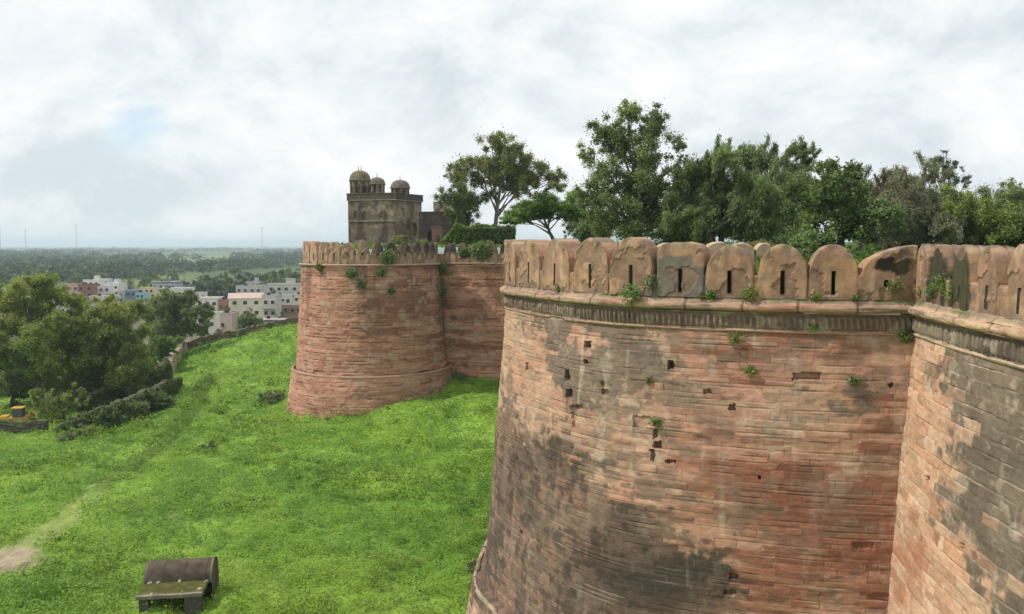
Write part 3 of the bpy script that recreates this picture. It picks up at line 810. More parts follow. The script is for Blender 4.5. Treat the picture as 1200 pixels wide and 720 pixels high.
# ------------------------------------------------------------------ far bastion and its curtain
far = thing('bastion', 'smaller round bastion in the middle distance with a stepped foot, standing on the grass slope', 'bastion', (-17, 102.5, -20))
fc = np.array([-16.9, 102.6]); fr_ = 8.35
th = np.radians(np.linspace(60, 352, 300))
# traverse from the back-left round the front to the right flank
aa = np.radians(np.linspace(135, 372, 330))
FARQ = resample(np.stack([fc[0] + fr_ * np.cos(aa), fc[1] + fr_ * np.sin(aa)], 1), .11)
def far_colour(S, Z, px, py, h, joint, hole):
    st = fbm(S * .35, Z * 2.2, 601, 4)[..., None]; lo = fbm(S * .25, Z * .4, 602, 4)[..., None]
    c = lerp(np.array([.45, .25, .172]), np.array([.38, .185, .128]), sstep(.3, .7, .4 * h(20)[..., None] + .6 * lo)) * (.55 + .9 * st)
    rf = blobs(px, py, [(480, 345, 40, 30, .8), (550, 390, 34, 50, .6), (500, 410, 30, 24, .4), (430, 380, 60, 20, .35), (545, 330, 30, 16, .5), (450, 355, 40, 14, .4)])
    rd = sstep(.3, .8, rf + 1.4 * (fbm(S * .3, Z * 1.8, 605, 4) - .5) + .5 * (h(23) - .5))
    c = lerp(c, np.array([.22, .095, .062]), rd[..., None] * .85)
    gf = blobs(px, py, [(517, 340, 7, 40, .9), (400, 320, 30, 10, .5), (470, 322, 26, 10, .5), (535, 345, 12, 24, .4), (520, 390, 6, 30, .5), (360, 380, 6, 40, .3), (500, 455, 22, 10, .6)])
    gd = sstep(.4, .9, gf + .7 * (fbm(S * .7, Z * .9, 606, 4) - .5) + .4 * (h(26) - .5))
    c = lerp(c, np.array([.13, .11, .09]), gd[..., None] * .75)
    vs_ = sstep(.50, .70, fbm(S * 1.1, Z * .12, 609, 4)) * sstep(-13, -3, Z)
    c = lerp(c, np.array([.12, .085, .066]), (vs_ * .6)[..., None])
    c = lerp(c, PALE * .85, (sstep(.6, .75, fbm(S * .9, Z * .9, 607, 4)) * .4)[..., None])
    c = lerp(c, c * .55, (joint * .8)[..., None])
    return np.clip(c, .02, .6)
wall_grid(FARQ, -2.35, -14.7, -.2, .07, .11, 43, far_colour, (), 'wall', far, M_FAR, depth=.07, rh=(.3, .5), sl=(.6, 2))
wall_grid(FARQ, -14.65, -23, 0, 0, .11, 45, far_colour, (), 'plinth', far, M_FAR, depth=.07, rh=(.3, .5), sl=(.6, 2), foot=lambda z: -.2 + .07 * 12.3 + .48 + .14 * np.clip(-14.7 - z, 0, 99))
_Q = resample(offset(FARQ, 1.04), .5)
_t = MB(); _t.tube(np.column_stack([_Q, np.full(len(_Q), -14.62)]), .16, 6, (.36, .25, .175)); _t.build('nosing', M_FAR, far)
_t = MB(); _t.tube(np.column_stack([resample(FARQ, .5), np.full(len(resample(FARQ, .5)), -2.25)]), .12, 6, (.40, .29, .21)); _t.build('string_course', M_FAR, far)
def far_mer_colour(S, Z, hz, px, py, u):
    fine = fbm(S * 2.5, Z * 1.8, 702, 4)[:, None]
    c = lerp(np.array([.45, .31, .20]), np.array([.40, .25, .17]), sstep(.3, .7, fine)) * (.75 + .5 * fine)
    dkx = np.clip(sstep(425, 450, px), 0, 1)
    dk = dkx * sstep(.40, .56, hz + .3 * (fine[:, 0] - .5))
    c = lerp(c, np.array([.035, .032, .024]), (dk * .93)[:, None])
    c = lerp(c, np.array([.16, .13, .10]), (sstep(.5, .68, fbm(S * 1.2, Z * .7, 703, 4)) * .6)[:, None])
    return np.clip(c, .015, .6)
FP = offset(FARQ, -.4); sF = arclen(FP); nF = normals(FP)
breast(FP, far, -.08, -2.2, -1.15, .7, 75, far_mer_colour, mat=M_PLASTER, ds=.25)
i = 0
s = .8
while s < sF[-1] - .3:
    k = int(np.argmin(np.abs(sF - s)))
    merlon(far, FP[k], nF[k], 1.45, 2.55 + .25 * (random.random() - .5), -2.2, kind='round', colour=far_mer_colour, seed=80 + i, nx=12, nt=12, slit=(.18, .2, .1, .5), th=.8)
    s += 1.66; i += 1
fcur = thing('curtain_wall', 'reddish curtain wall joining the far bastion to the near one, dark topped merlons above', 'wall', (0, 103, -18))
CQ = resample(np.array([[-10.5, 103.8], [-8.6, 103.6], [4, 101.5], [12, 98]]), .11)
wall_grid(CQ, -2.35, -20, -.2, .04, .11, 47, far_colour, (), 'wall', fcur, M_FAR, depth=.07, rh=(.3, .5), sl=(.6, 2))
_t = MB(); _t.tube(np.column_stack([resample(CQ, .5), np.full(len(resample(CQ, .5)), -2.25)]), .12, 6, (.36, .26, .19)); _t.build('string_course', M_FAR, fcur)
CPQ = offset(CQ, -.4); sC = arclen(CPQ); nC = normals(CPQ)
breast(CPQ, fcur, -.08, -2.2, -1.15, .7, 77, far_mer_colour, mat=M_PLASTER, ds=.25)
for i, s in enumerate(np.arange(2.9, sC[-1] - .5, 1.72)):
    k = int(np.argmin(np.abs(sC - s)))
    merlon(fcur, CPQ[k], nC[k], 1.5, 2.5 + .2 * (random.random() - .5), -2.2, kind='round', colour=far_mer_colour, seed=110 + i, nx=12, nt=12, slit=(.18, .2, .1, .5), th=.8)

# ------------------------------------------------------------------ ground inside the fort
def pip(x, y, poly):
    return poly_sd(x, y, poly) > 0
outl = [tuple(p) for p in resample(offset(FARQ, -1.0), 1.0)] + [tuple(p) for p in resample(offset(CQ, -1.0), 1.0)] + [tuple(p) for p in resample(offset(NEAR, -1.15), .6)[:-6]] + [tuple(p) for p in resample(offset(RIGHT, -1.15), .6)[4:]]
inner_poly = outl + [(60, 5), (170, 60), (170, 260), (-10, 260), (-32, 190)]
xs = np.arange(-40, 172, .8); ys = np.arange(4, 262, .8)
X, Y = np.meshgrid(xs, ys, indexing='ij')
ins = poly_sd(X, Y, inner_poly)
def fort_z(x, y):
    return -1.22 + np.clip((np.asarray(y) - 30) * .013, 0, 1.1) + np.clip((np.asarray(y) - 110) * .01, 0, .5) + (fbm(np.asarray(x) * .3, np.asarray(y) * .3, 801, 4) - .5) * .5
Zf = fort_z(X, Y)
q = gridF(len(xs), len(ys))
ok = (ins.ravel()[q] > -.35).all(1)
fcol = lerp(np.array([.06, .12, .02]), np.array([.12, .17, .04]), fbm(X * .3, Y * .3, 803, 4)[..., None])
fg = mesh('fort_ground', np.stack([X, Y, Zf], -1).reshape(-1, 3), q[ok], M_EARTH, None, fcol.reshape(-1, 3), True)
tag(fg, kind='structure')

# ------------------------------------------------------------------ leaves, trees, plants
def leaf_geo(P, L, Wd, col, D=None, up=.5, rng=RNG):
    """diamond leaves at P; D = leaf direction (n,3) or None"""
    n = len(P)
    if D is None:
        D = rng.normal(size=(n, 3)); D[:, 2] *= .7
    D = D / (np.linalg.norm(D, axis=1)[:, None] + 1e-9)
    Nn = rng.normal(size=(n, 3)); Nn[:, 2] = np.abs(Nn[:, 2]) + up
    B = np.cross(D, Nn); B /= np.linalg.norm(B, axis=1)[:, None] + 1e-9
    L = np.broadcast_to(L, (n,))[:, None]; Wd = np.broadcast_to(Wd, (n,))[:, None]
    V = np.stack([P - D * L * .5, P + B * Wd * .5 - D * L * .05, P + D * L * .5, P - B * Wd * .5 - D * L * .05], 1)
    Fq = np.arange(4 * n).reshape(n, 4)
    return V.reshape(-1, 3), Fq, np.repeat(col, 4, axis=0)
def clump_points(c, r, n, rng, squash=1.0, shell=.55):
    d = rng.normal(size=(n, 3)); d /= np.linalg.norm(d, axis=1)[:, None] + 1e-9
    rad = (shell + (1 - shell) * rng.random(n)) * np.where(rng.random(n) < .3, rng.random(n), 1)
    # lumpy outline
    k = 1 + .28 * np.sin(d[:, 0] * 5 + c[0]) * np.cos(d[:, 2] * 4 + c[1]) + .2 * np.sin(d[:, 1] * 7 + c[2])
    return np.asarray(c) + d * (rad * k * r)[:, None] * [1, 1, squash]
GREENS = {'fresh': (.20, .26, .075), 'mid': (.17, .222, .098), 'dark': (.118, .175, .066), 'olive': (.20, .22, .085), 'grey': (.18, .185, .125), 'bright': (.135, .225, .062), 'blue': (.10, .145, .09), 'sunny': (.24, .315, .085), 'khaki': (.22, .275, .08)}
def crown_mesh(clumps, per, size, green, rng, squash=1.0, style='leaf', up=.5, sub=6, ratio=.5):
    size = size * .72
    Vs, Fs, Cs, off = [], [], [], 0
    g = np.array(GREENS[green])
    for (c, r) in clumps:
        # each clump is several smaller tufts, so the outline stays ragged and gaps show through
        ns = max(2, int(sub * 2.9 * (r / 1.4) ** 1.3))
        tint = rng.uniform(.72, 1.3)
        for _ in range(ns):
            d = rng.normal(size=3); d /= np.linalg.norm(d) + 1e-9
            tc_ = np.asarray(c) + d * r * rng.uniform(.2, 1.12) * np.array([1, 1, squash])
            tr = r * rng.uniform(.22, .46)
            n = max(4, int(per * (tr / size) ** 2 * .26))
            P = clump_points(tc_, tr, n, rng, .75 * squash + .2, .3)
            P = np.where(rng.random((n, 1)) < .16, tc_ + (P - tc_) * rng.uniform(1.2, 2.0, (n, 1)), P)
            t2 = tint * rng.uniform(.8, 1.22)
            col = g * (t2 * rng.uniform(.7, 1.4, n))[:, None] * np.array([1, 1, 1]) * (1 + rng.normal(0, .07, (n, 3)))
            D = None; L = size * rng.uniform(.7, 1.4, n); Wd = L * ratio
            if style == 'feather':
                ax = np.array([.35, 0, .9]) + rng.normal(size=3) * .5
                D = np.broadcast_to(ax, (n, 3)) + rng.normal(size=(n, 3)) * .6
                P = tc_ + (P - tc_) * .7 + np.outer(rng.uniform(-1, 1.5, n) * tr, ax / np.linalg.norm(ax))
                L = size * rng.uniform(1.2, 2.6, n); Wd = size * .42
            V, Fq, cc = leaf_geo(P, L, Wd, np.clip(col, .004, .4), D, up, rng)
            Vs.append(V); Fs.append(Fq + off); Cs.append(cc); off += len(V)
    return np.concatenate(Vs), np.concatenate(Fs), np.concatenate(Cs)
def limb(p0, p1, r0, r1, mb, rng, n=7, sag=.0, col=(.12, .095, .075)):
    p0, p1 = np.asarray(p0, float), np.asarray(p1, float); t = np.linspace(0, 1, n)[:, None]
    L = np.linalg.norm(p1 - p0)
    P = p0 + (p1 - p0) * t + np.cumsum(rng.normal(size=(n, 3)) * L * .025, 0) * t + np.array([0, 0, 1]) * (sag * L * np.sin(t * math.pi))
    mb.tube(P, np.linspace(r0, r1, n), 7, col)
    return P
def tree(name, label, cat, base, clumps, green, size, per=1.0, group=None, trunk_r=.25, fork=.35, style='leaf', squash=1.0, seed=0, bark=(.10, .083, .066), sub=6, ratio=.5, lean=0, n_limb=14, trunks=1):
    """clumps: world (centre, radius) list; the trunk climbs from base and a limb reaches every large clump"""
    rng = np.random.default_rng(seed + 900)
    base = np.asarray(base, float)
    t = thing(name, label, cat, base, group)
    mb = MB()
    cs = np.array([c for c, r in clumps]); top = cs[:, 2].max(); mid = cs.mean(0)
    H = top - base[2]
    for k in range(trunks):
        b0 = base + (np.array([rng.normal() * .6, rng.normal() * .6, 0]) if trunks > 1 else 0)
        tip = np.array([mid[0] + lean + rng.normal() * .3 * (trunks > 1) * 3, mid[1], base[2] + H * .84])
        n = 12; tt = np.linspace(0, 1, n)[:, None]
        TP = b0 + (tip - b0) * tt + np.cumsum(rng.normal(size=(n, 3)) * H * .010, 0) * np.minimum(tt * 2, 1)
        TP[0] = b0 - [0, 0, .5]
        mb.tube(TP, trunk_r * (1.15 - 1.0 * tt[:, 0]) ** .9 + .02, 8, bark)
    order = np.argsort([-r for c, r in clumps])[:n_limb]
    for i in order:
        c, r = clumps[i]
        f = np.clip((c[2] - base[2]) / H * .62 - .02 + rng.uniform(-.06, .06), fork * .5, .95)
        k = f * (n - 1); k0 = int(k); p0 = TP[k0] + (TP[min(k0 + 1, n - 1)] - TP[k0]) * (k - k0)
        rr_ = trunk_r * (1.12 - f) * .55
        LP = limb(p0, c, rr_, max(.015, rr_ * .25), mb, rng, 7, .06, bark)
        for _ in range(3):
            d = rng.normal(size=3); d[2] = abs(d[2]) * .8; d /= np.linalg.norm(d)
            limb(LP[rng.integers(3, 6)], np.asarray(c) + d * r * .8, rr_ * .4, .012, mb, rng, 4, .03, bark)
    mb.build('trunk', M_BARK, t)
    V, Fq, cc = crown_mesh(clumps, per * 100, size, green, rng, squash, style, .5, sub, ratio)
    part('crown', V, Fq, M_LEAF, t, cc)
    return t
def pxc(depth, L, jit=.5, seed=0, fill=0, grow=1.0):
    """clump centres measured off the photo at a tree's own distance, scattered in depth as well"""
    rng = np.random.default_rng(seed)
    out = []
    for px, py, r in L:
        R = r * depth / F * grow
        c = at_y(px, py, depth)
        wid = max(R, 1.0)
        out.append((c + np.array([0, rng.uniform(-1, 1) * wid * jit * 2.2, 0]), R))
        if fill:
            out.append((c + np.array([rng.normal() * R * .5, rng.choice([-1, 1]) * wid * (1.0 + rng.random()), rng.normal() * R * .4]), R * .9))
    return out
def fb(px, depth):
    x = (px - 600) / F * depth
    return (x, depth, float(fort_z(x, depth)))

tree('tall_tree', 'tallest tree on the fort, airy crown of small leaves rising well above the merlons', 'tree', fb(748, 62),
     pxc(62, [(738, 136, 20), (706, 146, 17), (770, 148, 19), (722, 165, 26), (758, 172, 25), (797, 172, 15), (690, 182, 17), (708, 207, 24), (745, 212, 28), (783, 203, 20), (803, 186, 10), (690, 233, 20), (720, 248, 28), (760, 250, 30), (790, 242, 24), (683, 178, 8), (745, 125, 8), (725, 185, 14), (770, 225, 22), (735, 265, 22), (700, 262, 18), (775, 268, 22), (735, 152, 16), (765, 196, 18), (715, 226, 18), (745, 236, 18)], seed=1), 'mid', .22, 1.0, trunk_r=.3, seed=1, sub=6.5)
tree('spreading_tree', 'open spreading tree with a thin two tone crown, left of the tall tree', 'tree', fb(578, 122),
     pxc(122, [(580, 168, 11), (600, 178, 12), (567, 188, 11), (543, 202, 13), (590, 198, 15), (615, 190, 12), (634, 198, 10), (648, 213, 11), (622, 214, 13), (602, 220, 12), (528, 207, 7), (560, 208, 11), (575, 228, 9), (637, 225, 8), (655, 222, 5), (590, 215, 10), (610, 205, 10), (575, 200, 10)], seed=2, grow=1.4), 'olive', .36, 1.0, trunk_r=.32, seed=2, sub=5, bark=(.16, .14, .12))
tree('dense_tree', 'dark rounded tree beside the ruined black building', 'tree', fb(545, 118),
     pxc(118, [(545, 232, 15), (550, 250, 15), (540, 222, 10), (535, 248, 10), (556, 238, 9), (543, 262, 10)], seed=3, fill=1), 'dark', .30, 1.3, trunk_r=.3, seed=3)
tree('umbrella_tree', 'flat topped bright green umbrella tree on a curved forked trunk', 'tree', fb(652, 96),
     pxc(96, [(598, 252, 10), (615, 245, 13), (634, 241, 15), (653, 242, 14), (670, 247, 11), (684, 251, 8), (590, 257, 6), (642, 250, 12), (622, 254, 10), (661, 254, 8), (605, 258, 9), (675, 256, 8)], seed=4, fill=1, grow=1.25), 'bright', .26, 1.1, trunk_r=.2, seed=4, squash=.45, lean=-.6, sub=8)
tree('bushy_tree', 'low dark green bushy tree between the umbrella tree and the tall tree', 'tree', fb(696, 108),
     pxc(108, [(682, 258, 14), (700, 262, 16), (668, 270, 8), (712, 272, 12), (690, 274, 14)], seed=5, fill=1, grow=1.12), 'dark', .24, 1.2, trunk_r=.15, seed=5)
tree('feathery_tree', 'feathery grey green tree just right of the tall tree, upswept sprays', 'tree', fb(835, 60),
     pxc(60, [(803, 208, 16), (828, 194, 18), (850, 186, 14), (820, 228, 26), (850, 222, 26), (802, 252, 24), (838, 256, 30), (865, 245, 20), (800, 275, 20), (855, 178, 8)], seed=6, fill=1, grow=1.12), 'mid', .19, 1.2, trunk_r=.2, style='feather', seed=6, trunks=3)
tree('feathery_tree', 'taller feathery tree with wind blown tips leaning right, centre of the tree line', 'tree', fb(905, 62),
     pxc(62, [(882, 190, 18), (905, 181, 16), (928, 176, 14), (938, 178, 9), (890, 218, 26), (920, 206, 22), (880, 250, 30), (915, 246, 30), (940, 195, 12), (895, 275, 22)], seed=7, fill=1, grow=1.12), 'mid', .19, 1.2, trunk_r=.2, style='feather', seed=7, trunks=3)
tree('round_tree', 'dense round tree with large dark leaves behind the two right arched merlons', 'tree', fb(985, 46),
     pxc(46, [(985, 207, 14), (965, 214, 15), (1004, 214, 14), (950, 233, 18), (985, 236, 24), (1012, 236, 14), (958, 262, 22), (998, 266, 22), (935, 280, 12), (975, 285, 16), (1015, 270, 12)], seed=8, fill=1, grow=1.25), 'dark', .21, 1.25, trunk_r=.2, seed=8, ratio=.62)
tree('thorny_tree', 'pale grey green thorny tree with thin twiggy crown above the broken corner merlon', 'tree', fb(1050, 52),
     pxc(52, [(1036, 214, 11), (1055, 222, 18), (1032, 238, 17), (1076, 216, 15), (1060, 250, 24), (1025, 266, 20), (1090, 236, 14), (1045, 285, 20), (1085, 270, 18)], seed=9, fill=1, grow=1.25), 'grey', .15, 1.1, trunk_r=.15, style='feather', seed=9, trunks=2, bark=(.16, .13, .11))
tree('slender_tree', 'thin leaved blue green tree poking above the tree line at right', 'tree', fb(1108, 80),
     pxc(80, [(1108, 188, 11), (1094, 194, 9), (1122, 193, 9), (1110, 206, 13), (1098, 212, 10), (1126, 210, 9), (1108, 178, 5), (1112, 230, 14)], seed=10), 'blue', .20, 1.0, trunk_r=.16, seed=10, sub=7)
tree('scrub_tree', 'mid green scrub tree behind the two black stained merlons', 'tree', fb(1125, 55),
     pxc(55, [(1112, 236, 16), (1138, 234, 14), (1128, 258, 22), (1105, 265, 18), (1150, 262, 16), (1120, 285, 18), (1145, 285, 16)], seed=11, fill=1, grow=1.25), 'fresh', .19, 1.1, trunk_r=.14, seed=11, trunks=2)
tree('scrub_tree', 'dark green scrub tree filling the right end of the tree line', 'tree', fb(1178, 55),
     pxc(55, [(1165, 238, 13), (1190, 244, 16), (1165, 262, 20), (1195, 268, 22), (1215, 250, 20), (1180, 285, 18), (1210, 285, 20), (1235, 265, 24)], seed=12, fill=1, grow=1.25), 'mid', .19, 1.1, trunk_r=.14, seed=12, trunks=2)
tree('scrub_tree', 'olive tree top behind the others at the right edge', 'tree', fb(1205, 85),
     pxc(85, [(1194, 219, 9), (1204, 224, 11), (1215, 215, 12), (1190, 232, 9), (1210, 240, 14), (1225, 235, 14)], seed=13), 'olive', .26, 1.1, trunk_r=.16, seed=13)
tree('scrub_tree', 'thicket closing the gap between the feathery trees and the round tree', 'tree', fb(870, 80),
     pxc(80, [(820, 262, 16), (850, 265, 16), (880, 262, 16), (910, 262, 16), (935, 258, 14), (780, 262, 14), (960, 250, 12), (760, 268, 12)], seed=14, fill=1, grow=1.25), 'mid', .26, 1.2, trunk_r=.14, seed=14)
tree('scrub_tree', 'dark thicket low behind the thorny tree', 'tree', fb(1060, 75),
     pxc(75, [(1005, 235, 16), (1035, 232, 16), (1065, 235, 16), (1090, 240, 14), (1110, 248, 16), (1140, 248, 16), (1175, 245, 14), (1020, 250, 16), (1050, 246, 18), (1080, 250, 16), (1020, 272, 18), (1060, 272, 18), (1095, 262, 16), (1130, 262, 16), (1165, 262, 16), (1195, 262, 14)], seed=15, fill=1, grow=1.25), 'mid', .25, 1.2, trunk_r=.14, seed=15)
def bush(name, label, cat, base, r, green, size, n=400, squash=.7, group=None, seed=0, style='leaf', dens=1.0):
    rng = np.random.default_rng(seed + 3000)
    base = np.asarray(base, float)
    cl = [(base + np.array([rng.normal() * r * .35, rng.normal() * r * .35, r * squash * rng.uniform(.35, .8)]), r * rng.uniform(.45, .7)) for _ in range(5)]
    V, Fq, cc = crown_mesh(cl, 100 * dens, size, green, rng, squash, style, .5, 14, .55)
    mb = MB()
    for c, q in cl:
        limb(base - [0, 0, .05], c, r * .04 + .006, .005, mb, rng, 4)
    Vt = np.concatenate(mb.V); Ft = np.concatenate(mb.F[4])
    ob = mesh(name, np.concatenate([V, Vt]), [np.concatenate([Fq, Ft + len(V)])], M_LEAF, None, np.concatenate([cc, np.full((len(Vt), 3), .06)]), False, loc=base)
    return tag(ob, label, cat, group)
bush('shrub', 'rounded straw coloured shrub on the fort behind the arched merlons', 'shrub', (at_y(892, 287, 48)[0], 48, -1.0), 1.3, 'olive', .12, seed=1, dens=1.2)
bush('shrub', 'low leafy shrub right of the straw coloured one, under the round tree', 'shrub', (at_y(935, 290, 43)[0], 43, -1.1), 1.1, 'mid', .12, seed=2, dens=1.2)
bush('shrub', 'green shrub growing at the foot of the domed tower', 'shrub', (at_y(470, 282, 128)[0], 128, 0.0), 1.6, 'olive', .3, seed=3, dens=1.3)
bush('shrub', 'leafy clump beside the small pink hut', 'shrub', (at_y(497, 284, 122)[0], 122, -.3), 1.2, 'fresh', .28, seed=4, dens=1.3)

# ------------------------------------------------------------------ hedge bank behind the far curtain wall
def hit_ground(px, py, y0=25, y1=290):
    ys_ = np.linspace(y0, y1, 1500)
    a, b, c = ray(px, py)
    xs_, zs_ = a / b * ys_, c / b * ys_
    g = ground_z(xs_, ys_, False)
    k = np.argmax(zs_ < g) if (zs_ < g).any() else len(ys_) - 1
    return np.array([xs_[k], ys_[k], float(g[k])])
hx0, hx1 = at_y(518, 270, 112)[0], at_y(604, 270, 112)[0]
hb = thing('hedge', 'clipped green creeper hedge on rails behind the far curtain wall', 'hedge', ((hx0 + hx1) / 2, 112, .2))
rngh = np.random.default_rng(5)
n = 9000
P = np.stack([rngh.uniform(hx0, hx1, n), 112 + rngh.uniform(-1, 1, n) * .9, rngh.uniform(.0, 1, n)], 1)
P[:, 2] = .1 + P[:, 2] * np.minimum(2.35, (P[:, 0] - hx0) * 1.1 + .5) + 1.1 * (fbm(P[:, 0] * .7, P[:, 1], 6, 3) - .5) * np.clip(P[:, 2] * 1.5, 0, 1)
colr = np.array([.15, .235, .05]) * (RNG.uniform(.7, 1.35, n) * (.7 + .6 * fbm(P[:, 0] * .6, P[:, 2] * 1.2, 8, 3)))[:, None]
V, Fq, cc = leaf_geo(P, rngh.uniform(.25, .5, n), rngh.uniform(.15, .3, n), colr, None, .7, rngh)
part('foliage', V, Fq, M_LEAF, hb, cc)
mb = MB()
for x in np.arange(hx0 + 3, hx1, 1.1):
    mb.tube([(x, 111.0, 0), (x, 111.0, 2.2)], .06, 5, (.07, .055, .04))
mb.tube([(hx0 + 2, 111.0, 2.05), (hx1, 111.0, 2.05)], .06, 5, (.07, .055, .04))
mb.build('rail', M_BARK, hb)

# ------------------------------------------------------------------ domed tower (old palace corner)
def wall_face(mbx, A, B, z0, z1, cell, colf, inset=0, openings=()):
    """vertical face A->B as a fine grid with recessed openings (s0,s1,z0,z1,depth)"""
    A, B = np.asarray(A, float), np.asarray(B, float); L = np.linalg.norm(B - A); d = (B - A) / L; nn = np.array([d[1], -d[0]])
    s = np.linspace(0, L, int(L / cell) + 2); z = np.linspace(z0, z1, int((z1 - z0) / cell) + 2)
    S, Z = np.meshgrid(s, z, indexing='ij')
    dp = (fbm(S * .8 + A[0], Z * .8, 901, 3) - .5) * .12
    for a, b, c, e, q in openings:
        arch = e - .45 * (b - a) * (1 - np.sqrt(np.clip(1 - ((S - (a + b) / 2) / ((b - a) / 2 + 1e-6)) ** 2, 0, 1)))
        dp = dp - q * ((S > a) & (S < b) & (Z > c) & (Z < arch))
    P = np.stack([A[0] + d[0] * S + nn[0] * dp, A[1] + d[1] * S + nn[1] * dp, Z], -1)
    mbx.add(P.reshape(-1, 3), gridF(len(s), len(z)), colf(S, Z, dp).reshape(-1, 3))
def pal_col(base, seed):
    def f(S, Z, dp):
        c = lerp(np.array(base) * .7, np.array(base) * 1.25, fbm(S * .5, Z * .7, seed, 4)[..., None])
        c = lerp(c, np.array([.055, .045, .038]), (sstep(.48, .66, fbm(S * .9, Z * .25, seed + 2, 4)) * .75)[..., None])
        c = lerp(c, np.array([.40, .33, .25]), (sstep(.58, .72, fbm(S * .4, Z * .5, seed + 4, 3)) * .6)[..., None])
        c = lerp(c, np.array([.26, .15, .10]), (sstep(.6, .72, fbm(S * .6, Z * .6, seed + 6, 3)) * .5)[..., None])
        return c
    return f
TD = 138.0
def tp(px, py, dY=0.0):
    return at_y(px, py, TD + dY)
z_roof = tp(450, 227)[2]; z_base = -.2
pA = tp(408, 250, 1)[:2]; pB = tp(465, 250, -1.5)[:2]; pC = tp(494, 250, 5)[:2]; pD = np.array([pA[0] + 4, pA[1] + 12])
tw = thing('domed_tower', 'weathered square tower with three small domes on its roof behind the far bastion', 'tower', ((pA[0] + pC[0]) / 2, TD + 4, z_base))
mb = MB()
LAB = np.linalg.norm(pB - pA)
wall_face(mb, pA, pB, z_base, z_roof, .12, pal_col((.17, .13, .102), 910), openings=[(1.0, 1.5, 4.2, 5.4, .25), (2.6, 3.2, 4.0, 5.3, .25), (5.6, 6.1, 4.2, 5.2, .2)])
LBC = np.linalg.norm(pC - pB)
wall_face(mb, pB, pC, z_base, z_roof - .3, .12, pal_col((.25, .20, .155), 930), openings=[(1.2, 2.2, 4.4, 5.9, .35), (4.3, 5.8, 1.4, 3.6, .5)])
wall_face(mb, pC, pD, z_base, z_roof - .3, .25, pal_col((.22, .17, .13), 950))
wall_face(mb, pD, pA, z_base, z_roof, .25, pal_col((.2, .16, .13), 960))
mb.build('wall', M_RUIN, tw)
mb = MB()
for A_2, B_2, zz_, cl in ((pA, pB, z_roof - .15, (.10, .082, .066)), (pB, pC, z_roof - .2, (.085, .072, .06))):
    d = (B_2 - A_2) / np.linalg.norm(B_2 - A_2); c = (A_2 + B_2) / 2
    mb.box((c[0], c[1], zz_ - .35), (np.linalg.norm(B_2 - A_2) + .2, .5, 1.0), math.atan2(d[1], d[0]), cl)
    mb.box((c[0], c[1], zz_ + .16), (np.linalg.norm(B_2 - A_2) + .36, .66, .1), math.atan2(d[1], d[0]), np.array(cl) * 1.5)
    mb.box((c[0], c[1], zz_ - .9), (np.linalg.norm(B_2 - A_2) + .3, .62, .09), math.atan2(d[1], d[0]), np.array([.33, .28, .22]))
ctr_ = (pA + pB + pC + pD) / 4
mb.add([[p[0], p[1], z_roof - .25] for p in (pA, pB, pC, pD)], [[0, 1, 2, 3]], (.12, .1, .08))
mb.build('parapet', M_RUIN, tw)
# belt course half way up
mb = MB()
d = (pB - pA) / LAB; c = (pA + pB) / 2
mb.box((c[0], c[1], z_base + 4.0), (LAB + .1, .3, .12), math.atan2(d[1], d[0]), (.30, .25, .19)); mb.build('string_course', M_RUIN, tw)
def kiosk_dome(px, pyt, pyb, wpx, dY, drum_h, seed, big=False):
    c = tp(px, pyb, dY); R = wpx / 2 * (TD + dY) / F * .92; ztop = tp(px, pyt, dY)[2]
    zb = z_roof - .2; zs = ztop - R * (.84 if not big else .95)
    mb = MB()
    # drum: octagonal, with arched openings between piers
    for k in range(8):
        a0, a1 = math.pi / 4 * k + .2, math.pi / 4 * (k + 1) + .2
        q0 = np.array([c[0] + R * .97 * math.cos(a1), c[1] + R * .97 * math.sin(a1)]); q1 = np.array([c[0] + R * .97 * math.cos(a0), c[1] + R * .97 * math.sin(a0)])
        L = np.linalg.norm(q1 - q0)
        wall_face(mb, q1, q0, zb, zs + .05, .1, pal_col((.28, .23, .175) if not big else (.20, .145, .11), 970 + seed), openings=[(L * .28, L * .72, zb + .25, max(zb + .8, zs - .3), .5)])
    dr = mb.build('drum', M_RUIN, tw)
    mb = MB()
    prof = [(R * 1.0, zs - .12), (R * 1.09, zs - .08), (R * 1.07, zs + .02)] + [(R * (math.cos(t) ** .8) * 1.0, zs + (ztop - zs) * math.sin(t)) for t in np.linspace(.02, 1.52, 12)] + [(.02, ztop)]
    nA = 32
    th_ = np.arange(nA) * 2 * math.pi / nA; prof = np.array(prof)
    rib = 1 + .03 * np.cos(th_ * 12)
    Q = np.stack([np.cos(th_)[:, None] * prof[None, :, 0] * rib[:, None], np.sin(th_)[:, None] * prof[None, :, 0] * rib[:, None], np.broadcast_to(prof[None, :, 1], (nA, len(prof)))], -1) + [c[0], c[1], 0]
    cl = lerp(np.array([.09, .078, .066]), np.array([.22, .19, .15]), fbm(Q[..., 0] * 1.2, Q[..., 2] * 1.3, 990 + seed, 3)[..., None])
    cl = lerp(cl, np.array([.24, .21, .10]), (sstep(.5, .7, fbm(Q[..., 0] * .8, Q[..., 2], 995 + seed, 3)) * .5)[..., None])
    mb.add(Q.reshape(-1, 3), gridF(nA, len(prof), wrap=True), cl.reshape(-1, 3))
    dm = mb.build('dome', M_RUIN, tw, True)
    mb = MB()
    for ddx in ((-.22, .22) if big else (0,)):
        mb.tube([(c[0] + ddx, c[1], ztop - .1), (c[0] + ddx, c[1], ztop + .25), (c[0] + ddx, c[1], ztop + .75)], [.09, .06, .03], 6, (.14, .12, .1))
    mb.build('finial', M_RUIN, dm)
kiosk_dome(422, 200, 227, 26, 2.0, 1, 1, True)
kiosk_dome(442, 208, 227, 20, 5.0, 1, 2)
kiosk_dome(469, 211, 227, 24, 3.5, 1, 3)
